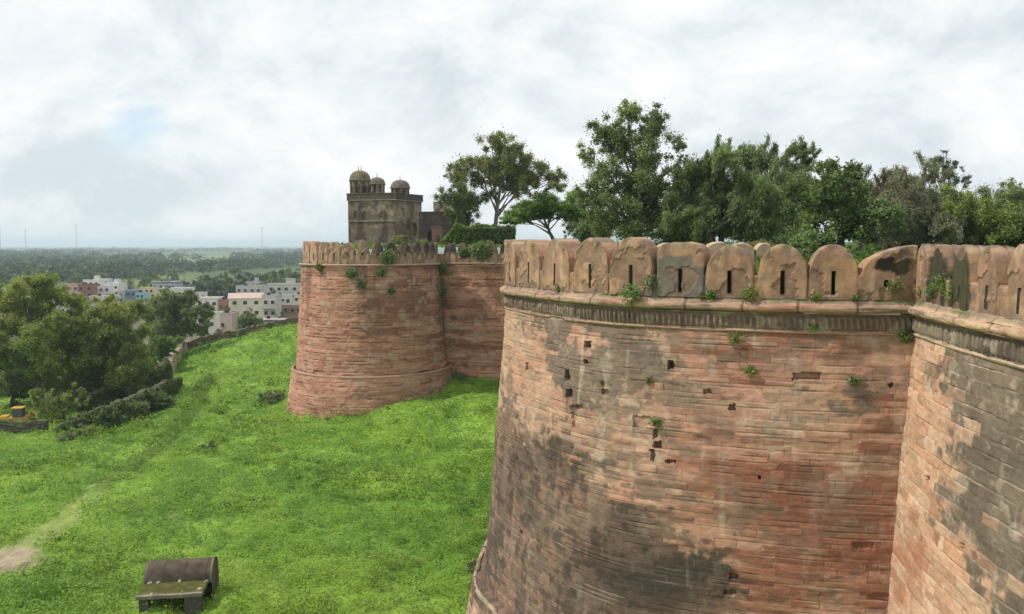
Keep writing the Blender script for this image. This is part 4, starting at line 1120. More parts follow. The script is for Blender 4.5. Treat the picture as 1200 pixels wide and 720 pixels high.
ruin_col = lambda S, Z, dp: np.array([.045, .038, .033]) * (.5 + 1.1 * fbm(S * .9, Z * 1.2, 1015, 4)[..., None])
# ruined black hall to the right of the tower
rh = thing('ruined_hall', 'roofless blackened hall joined to the right side of the domed tower', 'ruin', (tp(512, 270, 0)[0], 134, -.2))
mb = MB()
q0, q1 = at_y(491, 260, 133), at_y(534, 260, 131)
zt = at_y(510, 248, 132)[2]
wall_face(mb, q0[:2], q1[:2], -.3, zt, .15, ruin_col, openings=[(1.5, 2.3, .3, 2.0, .4)])
wall_face(mb, q1[:2], q1[:2] + [1, 7], -.3, zt, .3, ruin_col)
wall_face(mb, q0[:2] + [0, 7], q0[:2], -.3, zt, .3, ruin_col)
mb.add([[q0[0], q0[1], zt], [q1[0], q1[1], zt], [q1[0] + 1, q1[1] + 7, zt - .1], [q0[0], q0[1] + 7, zt - .1]], [[0, 1, 2, 3]], (.05, .045, .04))
mb.build('wall', M_RUIN, rh)
mb = MB()
a, b = at_y(508, 240, 133.5), at_y(526, 240, 133.5)
z0_, z1_ = zt, at_y(515, 236.5, 133.5)[2]
wall_face(mb, a[:2], b[:2], z0_ - .2, z1_, .12, pal_col((.30, .25, .2), 1030), openings=[(.4, 1.0, z0_, z0_ + .5, .3)])
wall_face(mb, b[:2], b[:2] + [0, 2.5], z0_ - .2, z1_ + .6, .2, pal_col((.25, .2, .16), 1040))
wall_face(mb, a[:2] + [0, 2.5], a[:2], z0_ - .2, z1_, .2, pal_col((.25, .2, .16), 1050))
mb.build('upper_wall', M_RUIN, rh)
hut = thing('hut', 'small pink washed hut in front of the blackened hall', 'hut', (at_y(512, 272, 127)[0], 127, 0))
mb = MB(); zh = at_y(512, 266.5, 127)[2]
mb.box((hut.location[0], 127, zh / 2), (1.5, 1.4, zh), .1, (.28, .15, .14)); mb.build('wall', M_PAINT, hut)
mb = MB(); mb.box((hut.location[0], 127, zh + .06), (1.8, 1.7, .1), .1, (.35, .2, .19)); mb.build('roof', M_PAINT, hut)
mb = MB(); mb.box((hut.location[0] + .2, 126.24, .7), (.6, .06, 1.3), .1, (.12, .07, .06)); mb.build('door', M_PAINT, hut)

# ruined inner parapet seen between the near merlons
ri = thing('ruined_wall', 'broken inner parapet of pale rounded blocks behind the grey squared merlon', 'wall', (at_y(835, 290, 38)[0], 38, -1.2))
mb = MB()
for i, (x0, x1, yt) in enumerate([(768, 800, 284), (801, 826, 283), (828, 856, 282.5), (858, 884, 283.5), (886, 907, 284)]):
    a, b = at_y(x0, 290, 38 + i * .25), at_y(x1, 290, 38 + i * .25); zt = at_y(800, yt, 38)[2]
    s = np.linspace(0, 1, 9)
    prof = zt - .28 * np.abs(s * 2 - 1) ** 2.5 - RNG.uniform(0, .06, 9)
    q = []
    for y in (0, .12, .6, .72):
        for k in range(9):
            q.append((a[0] + (b[0] - a[0]) * s[k], a[1] + y, prof[k] - (.05 if y in (0, .72) else 0)))
    top = np.array(q); bot = top.copy()[:9]; bot[:, 2] = -1.3; bb = top[27:36].copy(); bb[:, 2] = -1.3
    V = np.concatenate([bot, top, bb])
    c = np.array([.44, .33, .22]) * (.65 + .6 * fbm(V[:, 0] * 2, V[:, 2] * 2, 1060, 3))[:, None]
    mb.add(V, gridF(6, 9)[:, ::-1], c)
mb.build('coping', M_PLASTER, ri)

# ------------------------------------------------------------------ retaining walls on the slope
def rubble_wall(name, label, cat, pts, h, th_, colr, seed, moss=.5, top_z=None):
    pts = np.asarray(pts, float)
    Q = resample(pts[:, :2], .25); s = arclen(Q); s0 = arclen(pts[:, :2])
    zb_ = np.interp(s, s0 * s[-1] / s0[-1], pts[:, 2])
    hh = np.interp(s, s0 * s[-1] / s0[-1], np.broadcast_to(h, (len(pts),)))
    n_ = normals(Q)
    lv = np.linspace(0, 1, 11)
    prof = [(0, t) for t in lv] + [(-th_ * .5, 1.02)] + [(-th_, t) for t in lv[::-1]]
    prof = np.array(prof)
    S, K = np.meshgrid(s, np.arange(len(prof)), indexing='ij')
    brk = (fbm(S * .18, S * 0, seed, 2) - .5) * .25 + (np.floor(vnoise(S * 2.2, S * 0, seed + 1) * 4) / 4 - .4) * .22 + (vnoise(S * 4, S * 0, seed + 8) - .5) * .12
    tt = prof[None, :, 1]
    Z = zb_[:, None] - .6 * (tt == 0) + tt * (hh[:, None] * (1 + brk * (tt > .3)))
    dsp = (fbm(S * 1.5, Z * 2.5 + K, seed + 2, 3) - .5) * .22
    o = prof[None, :, 0] + dsp - .1 * tt
    P = np.stack([Q[:, None, 0] + n_[:, None, 0] * o, Q[:, None, 1] + n_[:, None, 1] * o, Z], -1)
    c = np.asarray(colr) * (.55 + .9 * fbm(S * .9, Z * 2, seed + 3, 4)[..., None])
    ms = sstep(.62, 1.0, tt + .5 * (fbm(S * .6, Z, seed + 4, 3) - .5)) * moss
    c = lerp(c, np.array([.10, .105, .05]), ms[..., None])
    V = P.reshape(-1, 3)
    npf = len(prof); cap = np.stack([np.arange(npf), (len(s) - 1) * npf + np.arange(npf)[::-1]])
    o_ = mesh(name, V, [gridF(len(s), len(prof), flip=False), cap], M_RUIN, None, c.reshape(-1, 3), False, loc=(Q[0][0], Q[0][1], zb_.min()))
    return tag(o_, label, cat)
W1 = [hit_ground(*p) for p in [(62, 511), (80, 509), (128, 504), (170, 487), (198, 470), (212, 452)]]
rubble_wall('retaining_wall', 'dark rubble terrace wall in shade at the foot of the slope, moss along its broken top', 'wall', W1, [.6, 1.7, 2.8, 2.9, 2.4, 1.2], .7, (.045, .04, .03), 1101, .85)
W2 = [at_y(px, py, Y) for px, py, Y in [(96, 490, 110), (128, 486, 114), (146, 478, 118), (170, 464, 123), (190, 456, 128), (200, 448, 133)]]
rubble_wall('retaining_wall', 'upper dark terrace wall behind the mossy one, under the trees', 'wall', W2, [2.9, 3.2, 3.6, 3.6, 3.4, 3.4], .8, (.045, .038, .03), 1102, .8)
W2b = [hit_ground(*p) for p in [(203, 440), (209, 428), (218, 413)]]
rubble_wall('boundary_wall', 'short thick sunlit parapet climbing to the crest of the slope', 'wall', W2b, [2.6, 2.3, 2.0], 1.3, (.46, .37, .26), 1103, .1)
W4 = [hit_ground(*p) for p in [(220, 411), (236, 406), (262, 400), (292, 393), (322, 386), (362, 379)]]
rubble_wall('boundary_wall', 'long low brown boundary wall along the crest in front of the village', 'wall', W4, [1.6, 1.7, 1.7, 1.6, 1.5, 1.5], .6, (.19, .14, .105), 1104, .3)
W3 = [hit_ground(*p) for p in [(-30, 508), (0, 508.5), (25, 508), (52, 507)]]
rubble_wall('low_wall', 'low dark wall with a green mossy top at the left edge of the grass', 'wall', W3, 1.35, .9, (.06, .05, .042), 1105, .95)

def creeper(label, pts, h, n, green, seed, size=.3):
    rng = np.random.default_rng(seed)
    pts = np.asarray(pts, float); s0 = arclen(pts[:, :2])
    t = rng.uniform(0, s0[-1], n)
    x, y, z, hh = [np.interp(t, s0, v) for v in (pts[:, 0], pts[:, 1], pts[:, 2], np.broadcast_to(h, (len(pts),)))]
    d = np.gradient(pts[:, :2], axis=0); d /= np.linalg.norm(d, axis=1)[:, None]
    nx_, ny_ = np.interp(t, s0, d[:, 1]), np.interp(t, s0, -d[:, 0])
    f = rng.random(n) ** 1.1 * 1.06
    bl = fbm(t * .5, f * 2, seed, 4)
    o = .15 + .5 * bl * (1.1 - f)
    k = bl > .36
    P = np.stack([x + nx_ * o, y + ny_ * o, z + f * hh], 1)[k]
    m_ = len(P)
    col = np.array(GREENS[green]) * rng.uniform(.5, 1.25, m_)[:, None]
    D = rng.normal(size=(m_, 3)); D[:, 2] -= .5
    V, Fq, cc = leaf_geo(P, size * rng.uniform(.6, 1.4, m_), size * .6, col, D, .3, rng)
    o_ = mesh('creeper', V, Fq, M_LEAF, None, cc, False, loc=P.min(0))
    return tag(o_, label, 'creeper')
creeper('dark leafy creeper covering the lower mossy terrace wall', W1, [.5, 1.6, 2.6, 2.7, 2.2, 1.1], 8200, 'dark', 1301, .26)
creeper('dark leafy creeper hanging on the upper terrace wall', W2, [2.9, 3.2, 3.6, 3.6, 3.4, 3.4], 6500, 'dark', 1302, .26)

# ------------------------------------------------------------------ barrel vaulted shrine on the grass
kb = at_z(199, 727, -17.7)
kz = float(ground_z(kb[0], kb[1]))
kb = at_z(199, 697, kz + 1.10); kb[2] = kz - .15
print('shrine', kb)
KS = thing('vaulted_shrine', 'old stone shelter with a barrel vault behind its mossy flat roof, on the grass', 'shrine', kb)
ky = math.radians(9)
def kxf(P):
    P = np.asarray(P, float) * 1.09; ca, sa = math.cos(ky), math.sin(ky)
    return np.stack([P[..., 0] * ca - P[..., 1] * sa + kb[0], P[..., 0] * sa + P[..., 1] * ca + kb[1], P[..., 2] + kb[2]], -1)
def kpart(name, V, Fq, col, seed, amp=.03, sm=False):
    V = np.asarray(V, float).reshape(-1, 3)
    nz = (fbm(V[:, 0] * 2.2 + V[:, 1], V[:, 2] * 2.2 + V[:, 1], seed, 4) - .5)
    V = V + (amp * nz)[:, None]
    c = np.asarray(col) if np.ndim(col) > 1 else np.broadcast_to(np.asarray(col), V.shape)
    c = c * (.6 + .8 * fbm(V[:, 0] * 2.5, V[:, 1] * 2.5 + V[:, 2] * 2, seed + 1, 4))[:, None]
    return part(name, kxf(V), Fq, M_RUIN, KS, c, sm)
def gridbox(x0, x1, y0, y1, z0, z1, c=.12):
    """a box as fine grids, so its noise shows"""
    mbx = MB()
    def g(f, nu, nv):
        U, Vv = np.meshgrid(np.linspace(0, 1, nu), np.linspace(0, 1, nv), indexing='ij')
        mbx.add(np.stack(f(U, Vv), -1).reshape(-1, 3), gridF(nu, nv))
    nx_, ny_, nz_ = [max(2, int(v / c) + 1) for v in (x1 - x0, y1 - y0, z1 - z0)]
    X_ = lambda u: x0 + (x1 - x0) * u
    Y_ = lambda u: y0 + (y1 - y0) * u
    Z_ = lambda u: z0 + (z1 - z0) * u
    g(lambda u, v: (X_(u), y0 + 0 * u, Z_(v)), nx_, nz_); g(lambda u, v: (X_(1 - u), y1 + 0 * u, Z_(v)), nx_, nz_)
    g(lambda u, v: (x1 + 0 * u, Y_(u), Z_(v)), ny_, nz_); g(lambda u, v: (x0 + 0 * u, Y_(1 - u), Z_(v)), ny_, nz_)
    g(lambda u, v: (X_(u), Y_(v), z1 + 0 * u), nx_, ny_); g(lambda u, v: (X_(u), Y_(1 - v), z0 + 0 * u), nx_, ny_)
    return np.concatenate(mbx.V), np.concatenate(mbx.F[4])
V, Fq = gridbox(-1.42, 1.36, -.05, 1.60, .99, 1.15, .08)
mossy = np.where((V[:, 2:3] > 1.1) & (V[:, 1:2] > .12), np.array([.085, .082, .024]), np.array([.15, .135, .10]))
mossy = lerp(mossy, np.array([.24, .22, .16]), ((V[:, 2] > 1.1) * (V[:, 1] < .10))[:, None] * .8)
kpart('roof_slab', V, Fq, mossy, 1201, .05)
for x0, x1_ in ((-1.32, -.94), (.78, 1.30)):
    V, Fq = gridbox(x0 - .2 * (x0 > 0), x1_, .08, .50, -.7, 1.02, .1); kpart('post', V, Fq, (.10, .092, .078), 1203 + int(x0))
V, Fq = gridbox(-1.3, 1.32, 1.52, 2.95, -.5, 1.12, .12); kpart('back_chamber', V, Fq, (.06, .052, .044), 1207, .05)
t = np.linspace(0, math.pi, 22); xx = np.linspace(-1.36, 1.42, 34)
T, XX = np.meshgrid(t, xx, indexing='ij')
V = np.stack([XX, 2.22 - .78 * np.cos(T), 1.08 + .80 * np.sin(T)], -1)
vc = lerp(np.array([.055, .046, .036]), np.array([.13, .10, .075]), fbm(XX * 1.2, T * 1.6, 1211, 4)[..., None])
vc = vc * np.where(np.abs(((XX + 2) % .93) - .46) < .03, .7, 1.0)[..., None]
kpart('vault', V.reshape(-1, 3), gridF(22, 34, flip=True), vc.reshape(-1, 3), 1212, .05, True)
for sx, r_ in ((1.42, .86), (-1.36, .80)):
    t = np.linspace(0, math.pi, 22)
    e = np.stack([np.full(22, sx), 2.22 - r_ * np.cos(t), 1.04 + (r_ + .02) * np.sin(t)], -1)
    lo = e.copy(); lo[:, 2] = -.5
    mbx = MB()
    e0 = np.stack([lo, e], 1); e1 = e0 + [.10 * np.sign(sx), 0, 0]
    mbx.add(e0.reshape(-1, 3), gridF(22, 2)); mbx.add(e1.reshape(-1, 3), gridF(22, 2, flip=True))
    mbx.add(np.stack([e, e1[:, 1]], 1).reshape(-1, 3), gridF(22, 2))
    kpart('end_wall', np.concatenate(mbx.V), np.concatenate(mbx.F[4]), (.12, .105, .082), 1220, .03)
for i, (x, y) in enumerate([(-1.15, 1.35), (-.8, 1.38), (-.75, .05), (1.2, .35), (1.3, 1.2), (.1, 1.42)]):
    mbx = MB(); mbx.lathe((0, 0, 0), [(.01, .07), (.06, .06), (.10, 0), (.09, -.06)], 8)
    V = (np.concatenate(mbx.V) * [1.2, .8, .8]) @ np.array([[math.cos(i), math.sin(i), 0], [-math.sin(i), math.cos(i), 0], [0, 0, 1]]) + RNG.normal(0, .012, (32, 3))
    st_ = mesh('loose_stone', kxf(V + [x, y, 1.19]), np.concatenate(mbx.F[4]), M_RUIN, None, np.full((32, 3), .33) * [1, .95, .75], False, loc=kxf(np.array([x, y, 1.16])))
    tag(st_, ['pale loose stone at the back left corner of the mossy shrine roof', 'pale loose stone second from the left at the foot of the vault', 'pale loose stone on the front edge of the mossy shrine roof', 'pale loose stone near the right front corner of the shrine roof', 'pale loose stone against the vault at the right end of the shrine roof', 'pale loose stone midway along the foot of the vault'][i], 'stone', 'loose stones on the shrine roof')

# ------------------------------------------------------------------ plants rooted in the masonry
def on_grid(P, u, v, px, py):
    k = np.argmin((u - px) ** 2 + (v - py) ** 2)
    return P.reshape(-1, 3)[k]
def on_lip(px, z=-1.85, off=-.2, right_side=False):
    Q = offset(RIGHT if right_side else NEAR, off)
    P = np.column_stack([Q, np.full(len(Q), z)]); u_, v_ = proj(P)
    if right_side: ok_ = np.arange(len(Q)) > 40
    else: ok_ = np.arange(len(Q)) > np.argmin(u_)
    return P[np.argmin(np.where(ok_, np.abs(u_ - px), 1e9))]
def tuft(name, label, base, r, green, seed, down=.0, group='plants growing out of the masonry', leaf=.1, out=(-.2, -1, 0)):
    rng = np.random.default_rng(seed + 5000)
    n = int(190 * (r / .3) ** 1.4)
    out = np.asarray(out, float); out /= np.linalg.norm(out)
    c = np.asarray(base, float) + out * r * .45 + [0, 0, r * (.35 - down)]
    d = rng.normal(size=(n, 3)); d /= np.linalg.norm(d, axis=1)[:, None]
    P = c + d * (r * rng.random(n) ** .45)[:, None] * [1, .7, .9]
    P += (rng.integers(0, 4, n)[:, None] == 0) * np.array([r * .5, 0, r * .25])
    g = np.array(GREENS[green])
    col = g * rng.uniform(.65, 1.5, n)[:, None]
    V, Fq, cc = leaf_geo(P, leaf * rng.uniform(.7, 1.5, n), leaf * .6 * rng.uniform(.7, 1.3, n), col, None, .4, rng)
    mb = MB()
    for _ in range(6):
        limb(np.asarray(base) - out * .03, c + rng.normal(size=3) * r * .5, .014, .005, mb, rng, 4, .1, (.10, .12, .05))
    Vt = np.concatenate(mb.V); Ft = np.concatenate(mb.F[4])
    ob = mesh(name, np.concatenate([V, Vt]), [np.concatenate([Fq, Ft + len(V)])], M_LEAF, None, np.concatenate([cc, np.full((len(Vt), 3), 1) * [.08, .1, .04]]), False, loc=base)
    return tag(ob, label, 'plant', group)
LIPP = [(738, .42, 'bright', 'largest bright green bush spilling over the ledge under the wide arched merlon'),
        (762, .30, 'mid', 'leafy plant climbing the gap left of the grey squared merlon'),
        (833, .22, 'bright', 'small bright plant on the ledge right of the grey squared merlon'),
        (877, .33, 'fresh', 'bushy plant on the ledge between the first two rounded merlons'),
        (655, .18, 'olive', 'dull little plant on the ledge near the left end of the cornice'),
        (822, .14, 'olive', 'straggly weed on the ledge under the grey squared merlon'),
        (955, .15, 'fresh', 'short weed on the ledge right of the middle rounded merlon'),
        (1003, .18, 'fresh', 'low weed on the ledge left of the broken corner merlon'),
        (1047, .28, 'mid', 'plant in the arrow slit of the broken corner merlon')]
for i, (px, r, g, lb) in enumerate(LIPP):
    b = on_lip(px, -1.78 + (.35 if i in (1, 8) else 0), -.3 if i not in (0,) else -.05)
    tuft('wall_plant', lb, b, r, g, i, .0 if i else .25)
WP = [(652, 368, .22, 'mid', 'creeper hanging over the carved frieze near its left end'), (672, 367, .16, 'olive', 'olive creeper on the frieze beside the hanging one'), (629, 369, .15, 'mid', 'small tuft under the frieze at its left end'), (607, 389, .24, 'fresh', 'round green tuft on the left flank of the near bastion'),
      (688, 408, .14, 'mid', 'tiny tuft in a putlog hole below the frieze'), (860, 400, .26, 'fresh', 'green plant high on the wall below the second rounded merlon'), (878, 437, .22, 'fresh', 'green plant lower on the wall beneath the cornice centre'), (767, 497, .24, 'bright', 'bright plant sprouting at the top of the long crack'),
      (1060, 397, .27, 'bright', 'bright plant in the corner where the bastion meets the right wall'), (952, 377, .17, 'fresh', 'tuft on the frieze below the tallest rounded merlon'), (998, 449, .20, 'mid', 'faint plant on the lichen patch near the corner'), (760, 447, .16, 'olive', 'dry weed on the grey lichen patch below the frieze'),
      (705, 450, .12, 'olive', 'little weed between the missing stones')]
for i, (px, py, r, g, lb) in enumerate(WP):
    tuft('wall_plant', lb, on_grid(NP, NPX, NPY, px, py), r, g, 20 + i)
for i, (px, py, r, g, lb) in enumerate([(557, 668, .42, 'mid', 'leafy plant on the plinth ledge at the left edge of the near bastion'), (592, 706, .42, 'mid', 'leafy plant on the plinth ledge at the bottom of the photo'), (556, 690, .3, 'fresh', 'small plant just under the plinth ledge at the left edge')]):
    tuft('wall_plant', lb, on_grid(PP, PPX, PPY, px, py), r, g, 40 + i, leaf=.13, out=(-1, -.5, .3))
for i, (px, dz, r, g, lb) in enumerate([(1097, 0, .26, 'bright', 'tall bright weed at the foot of the left black stained merlon'), (1107, .15, .34, 'bright', 'tallest yellow green weed between the two black stained merlons'), (1120, 0, .30, 'bright', 'leafy weed at the foot of the right black stained merlon'), (1082, -.05, .2, 'fresh', 'low weed on the cornice at the inner corner')]):
    b = on_lip(px, -1.70, -.42, True)
    tuft('wall_plant', lb, b + [0, 0, .1 + dz], r, g, 50 + i, -.5, out=(-1, -.2, .2), leaf=.085)
fpx = [(455, 305, 1.1, 'mid', 'leafy bush on the parapet of the far bastion, right of centre'), (447, 321, .7, 'mid', 'plant hanging under the string course of the far bastion'), (412, 323, .8, 'mid', 'plant on the upper left of the far bastion wall'), (516, 318, 1.1, 'dark', 'dark creeper in the joint between the far bastion and the curtain wall'), (518, 345, .7, 'dark', 'thin creeper lower in the joint of the far bastion'), (375, 315, .6, 'olive', 'small weeds at the upper left edge of the far bastion'),
       (459, 343, .55, 'mid', 'little tuft on the middle of the far bastion wall'), (424, 335, .5, 'mid', 'small tuft below the hanging plant of the far bastion')]
for i, (px, py, r, g, lb) in enumerate(fpx):
    a_, b_, c_ = ray(px, py)
    # point on the far bastion's face
    best = None
    for Y in np.linspace(90, 106, 400):
        p = np.array([a_ / b_ * Y, Y, c_ / b_ * Y])
        if np.hypot(p[0] - fc[0], p[1] - fc[1]) < fr_ - .1 + .07 * max(0, -2.3 - p[2]) or p[1] > 103.3:
            best = p; break
    tuft('wall_plant', lb, best, r * .8, g, 60 + i, leaf=.24)
tuft('wall_plant', 'dense bush over the merlons at the right end of the far curtain wall', at_y(564, 300, 101.9), 1.35, 'mid', 70, leaf=.3)
tuft('wall_plant', 'dark little bush beside the dense one on the far curtain wall', at_y(545, 300, 102.4), .7, 'dark', 71, leaf=.28)

# ------------------------------------------------------------------ shrubs on the slope
for i, (px, py, r, g, lb) in enumerate([(240, 530, .95, 'dark', 'lone dark shrub half way down the grass slope'), (322, 470, 1.5, 'mid', 'low spreading shrub on the slope left of the far bastion'), (500, 452, 1.6, 'dark', 'dark weeds piled in the corner at the foot of the far bastion'), (535, 445, 1.2, 'mid', 'green weeds at the foot of the far curtain wall'),
     (100, 512, 1.3, 'fresh', 'pale shrub at the lower end of the mossy terrace wall'), (78, 516, 1.0, 'grey', 'greyish weeds in front of the terrace wall end')]):
    b = hit_ground(px, py)
    bush('shrub', lb, 'shrub', b, r, g, .22 if b[1] > 80 else .16, seed=10 + i, squash=.6)

for i, (px, py, r, g, lb) in enumerate([(92, 500, 1.3, 'mid', 'shrub leaning over the low end of the mossy terrace wall'), (118, 496, 1.5, 'dark', 'dark shrub growing from the face of the terrace wall, left of its middle'), (150, 486, 1.7, 'mid', 'bushy growth on the middle of the terrace wall'), (182, 474, 1.4, 'dark', 'dark growth near the upper end of the terrace wall'), (160, 462, 1.6, 'mid', 'leafy growth on top of the terrace wall under the olive tree')]):
    b = hit_ground(px, py + 8)
    bush('shrub', lb, 'shrub', b + [.1, -.1, .5], r * 1.2, g, .26, seed=60 + i, squash=.8)
# ------------------------------------------------------------------ trees at the foot of the hill
def gb(px, depth):
    x = (px - 600) / F * depth
    return (x, depth, float(ground_z(x, depth)))
tree('roadside_tree', 'light green tree at the left edge with a dark bare lower trunk', 'tree', gb(45, 114),
     pxc(114, [(18, 336, 13), (42, 332, 14), (8, 358, 18), (38, 360, 18), (68, 352, 12), (74, 376, 12), (20, 388, 20), (50, 392, 20), (-5, 380, 18), (0, 410, 18), (35, 420, 18), (62, 412, 16), (-20, 350, 16), (-15, 420, 18)], seed=21, fill=1, grow=1.12), 'sunny', .34, 1.1, trunk_r=.34, seed=21)
tree('roadside_tree', 'broad olive green tree in the middle of the left group', 'tree', gb(122, 118),
     pxc(118, [(92, 374, 15), (118, 364, 15), (142, 372, 16), (84, 398, 18), (115, 394, 20), (150, 396, 18), (168, 390, 10), (100, 420, 20), (135, 420, 20), (165, 414, 14), (120, 442, 18), (155, 438, 16), (85, 440, 18)], seed=22, fill=1, grow=1.12), 'khaki', .34, 1.15, trunk_r=.36, seed=22)
tree('roadside_tree', 'dark green tree in front of the long white house', 'tree', gb(203, 160),
     pxc(160, [(196, 350, 10), (182, 362, 12), (212, 360, 12), (230, 366, 9), (240, 378, 7), (200, 376, 14), (222, 382, 12), (180, 384, 12), (205, 392, 12), (192, 342, 5), (236, 388, 7)], seed=23, fill=1, grow=1.12), 'mid', .42, 1.15, trunk_r=.34, seed=23)
tree('bushy_tree', 'bright green bushy tree beside the thick sunlit parapet', 'tree', gb(188, 140),
     pxc(140, [(188, 404, 11), (200, 401, 8), (176, 410, 10), (192, 414, 10), (168, 420, 9), (182, 424, 9)], seed=24, fill=1), 'bright', .34, 1.2, trunk_r=.2, seed=24)
tree('bushy_tree', 'deep green mass of foliage hanging over the upper terrace wall', 'tree', gb(140, 126),
     pxc(126, [(120, 436, 15), (142, 430, 15), (162, 428, 13), (108, 452, 14), (135, 450, 14), (158, 444, 12), (178, 434, 9), (95, 445, 14)], seed=25, fill=1, grow=1.12), 'mid', .34, 1.25, trunk_r=.22, seed=25)
tree('bushy_tree', 'yellow green bush at the end of the terrace walls beside the bare trunk', 'bush', gb(70, 105),
     pxc(105, [(68, 468, 11), (60, 478, 9), (82, 462, 9), (75, 482, 9), (92, 470, 7), (62, 490, 8)], seed=26, fill=1), 'fresh', .28, 1.2, trunk_r=.12, seed=26)
tree('bushy_tree', 'shaded tree low at the left edge behind the light green one', 'tree', gb(5, 124),
     pxc(124, [(0, 432, 16), (25, 440, 16), (-20, 440, 16), (55, 442, 14), (75, 432, 13), (5, 455, 12), (30, 458, 10)], seed=27, fill=1, grow=1.12), 'dark', .36, 1.2, trunk_r=.25, seed=27)
tree('small_tree', 'small round tree behind the crest wall in front of the large white house', 'tree', gb(291, 222),
     pxc(222, [(290, 369, 6), (285, 375, 7), (297, 374, 7), (290, 380, 8), (301, 380, 5), (280, 381, 5)], seed=28, fill=1), 'mid', .5, 1.2, trunk_r=.2, seed=28)
for i, (px, py, r, g, lb) in enumerate([(232, 401, 1.9, 'grey', 'grey green bush at the bend of the crest wall'), (256, 392, 2.1, 'grey', 'pale bush behind the crest wall left of the small round tree'), (272, 394, 1.5, 'dark', 'dark bush on the crest wall left of the small round tree'), (312, 383, 1.4, 'dark', 'dark bush on the crest wall right of the small round tree')]):
    b = hit_ground(px, py + 6); b = b + [0, 3, 0]; b[2] = float(ground_z(b[0], b[1], False))
    bush('shrub', lb, 'shrub', b, r, g, .4, seed=30 + i, squash=.8)

# ------------------------------------------------------------------ yellow loader parked behind the low wall
ld = gb(14, 103); lz = at_y(14, 502, 103)[2]
lo_ = thing('loader', 'yellow wheeled loader half hidden behind the low wall at the left edge', 'vehicle', (ld[0], 103, lz))
lx = ld[0]
mb = MB(); mb.box((lx - .3, 103, lz + 1.05), (3.0, 1.5, .75), .2, (.52, .33, .06)); mb.box((lx - 1.5, 102.8, lz + 1.35), (.9, 1.3, .5), .2, (.52, .33, .06)); mb.build('body', M_YELLOW, lo_)
mb = MB(); mb.box((lx + .1, 103, lz + 1.95), (1.1, 1.2, 1.1), .2, (.10, .11, .11)); mb.box((lx + .1, 103, lz + 2.55), (1.35, 1.4, .12), .2, (.52, .33, .06)); mb.build('cab', M_YELLOW, lo_)
mb = MB(); mb.tube([(lx + 1.1, 103, lz + 1.3), (lx + 1.7, 103, lz + 2.3), (lx + 2.3, 103, lz + 1.7), (lx + 2.4, 103, lz + .8)], .14, 6, (.52, .33, .06)); mb.build('boom', M_YELLOW, lo_)
for wx, wy in ((-1.3, -.75), (.9, -.75), (-1.3, .75), (.9, .75)):
    mb = MB(); y = 103 + wy
    mb.tube([(lx + wx, y - .18, lz + .55), (lx + wx, y - .12, lz + .55), (lx + wx, y + .12, lz + .55), (lx + wx, y + .18, lz + .55)], [.3, .55, .55, .3], 14, (.02, .02, .02)); mb.build('wheel', M_YELLOW, lo_)

bush('shrub', 'leafy shrub hiding part of the yellow loader at the left edge', 'shrub', (gb(30, 101)[0], 101, gb(30, 101)[2] - .2), 1.5, 'mid', .26, seed=77, squash=.75)
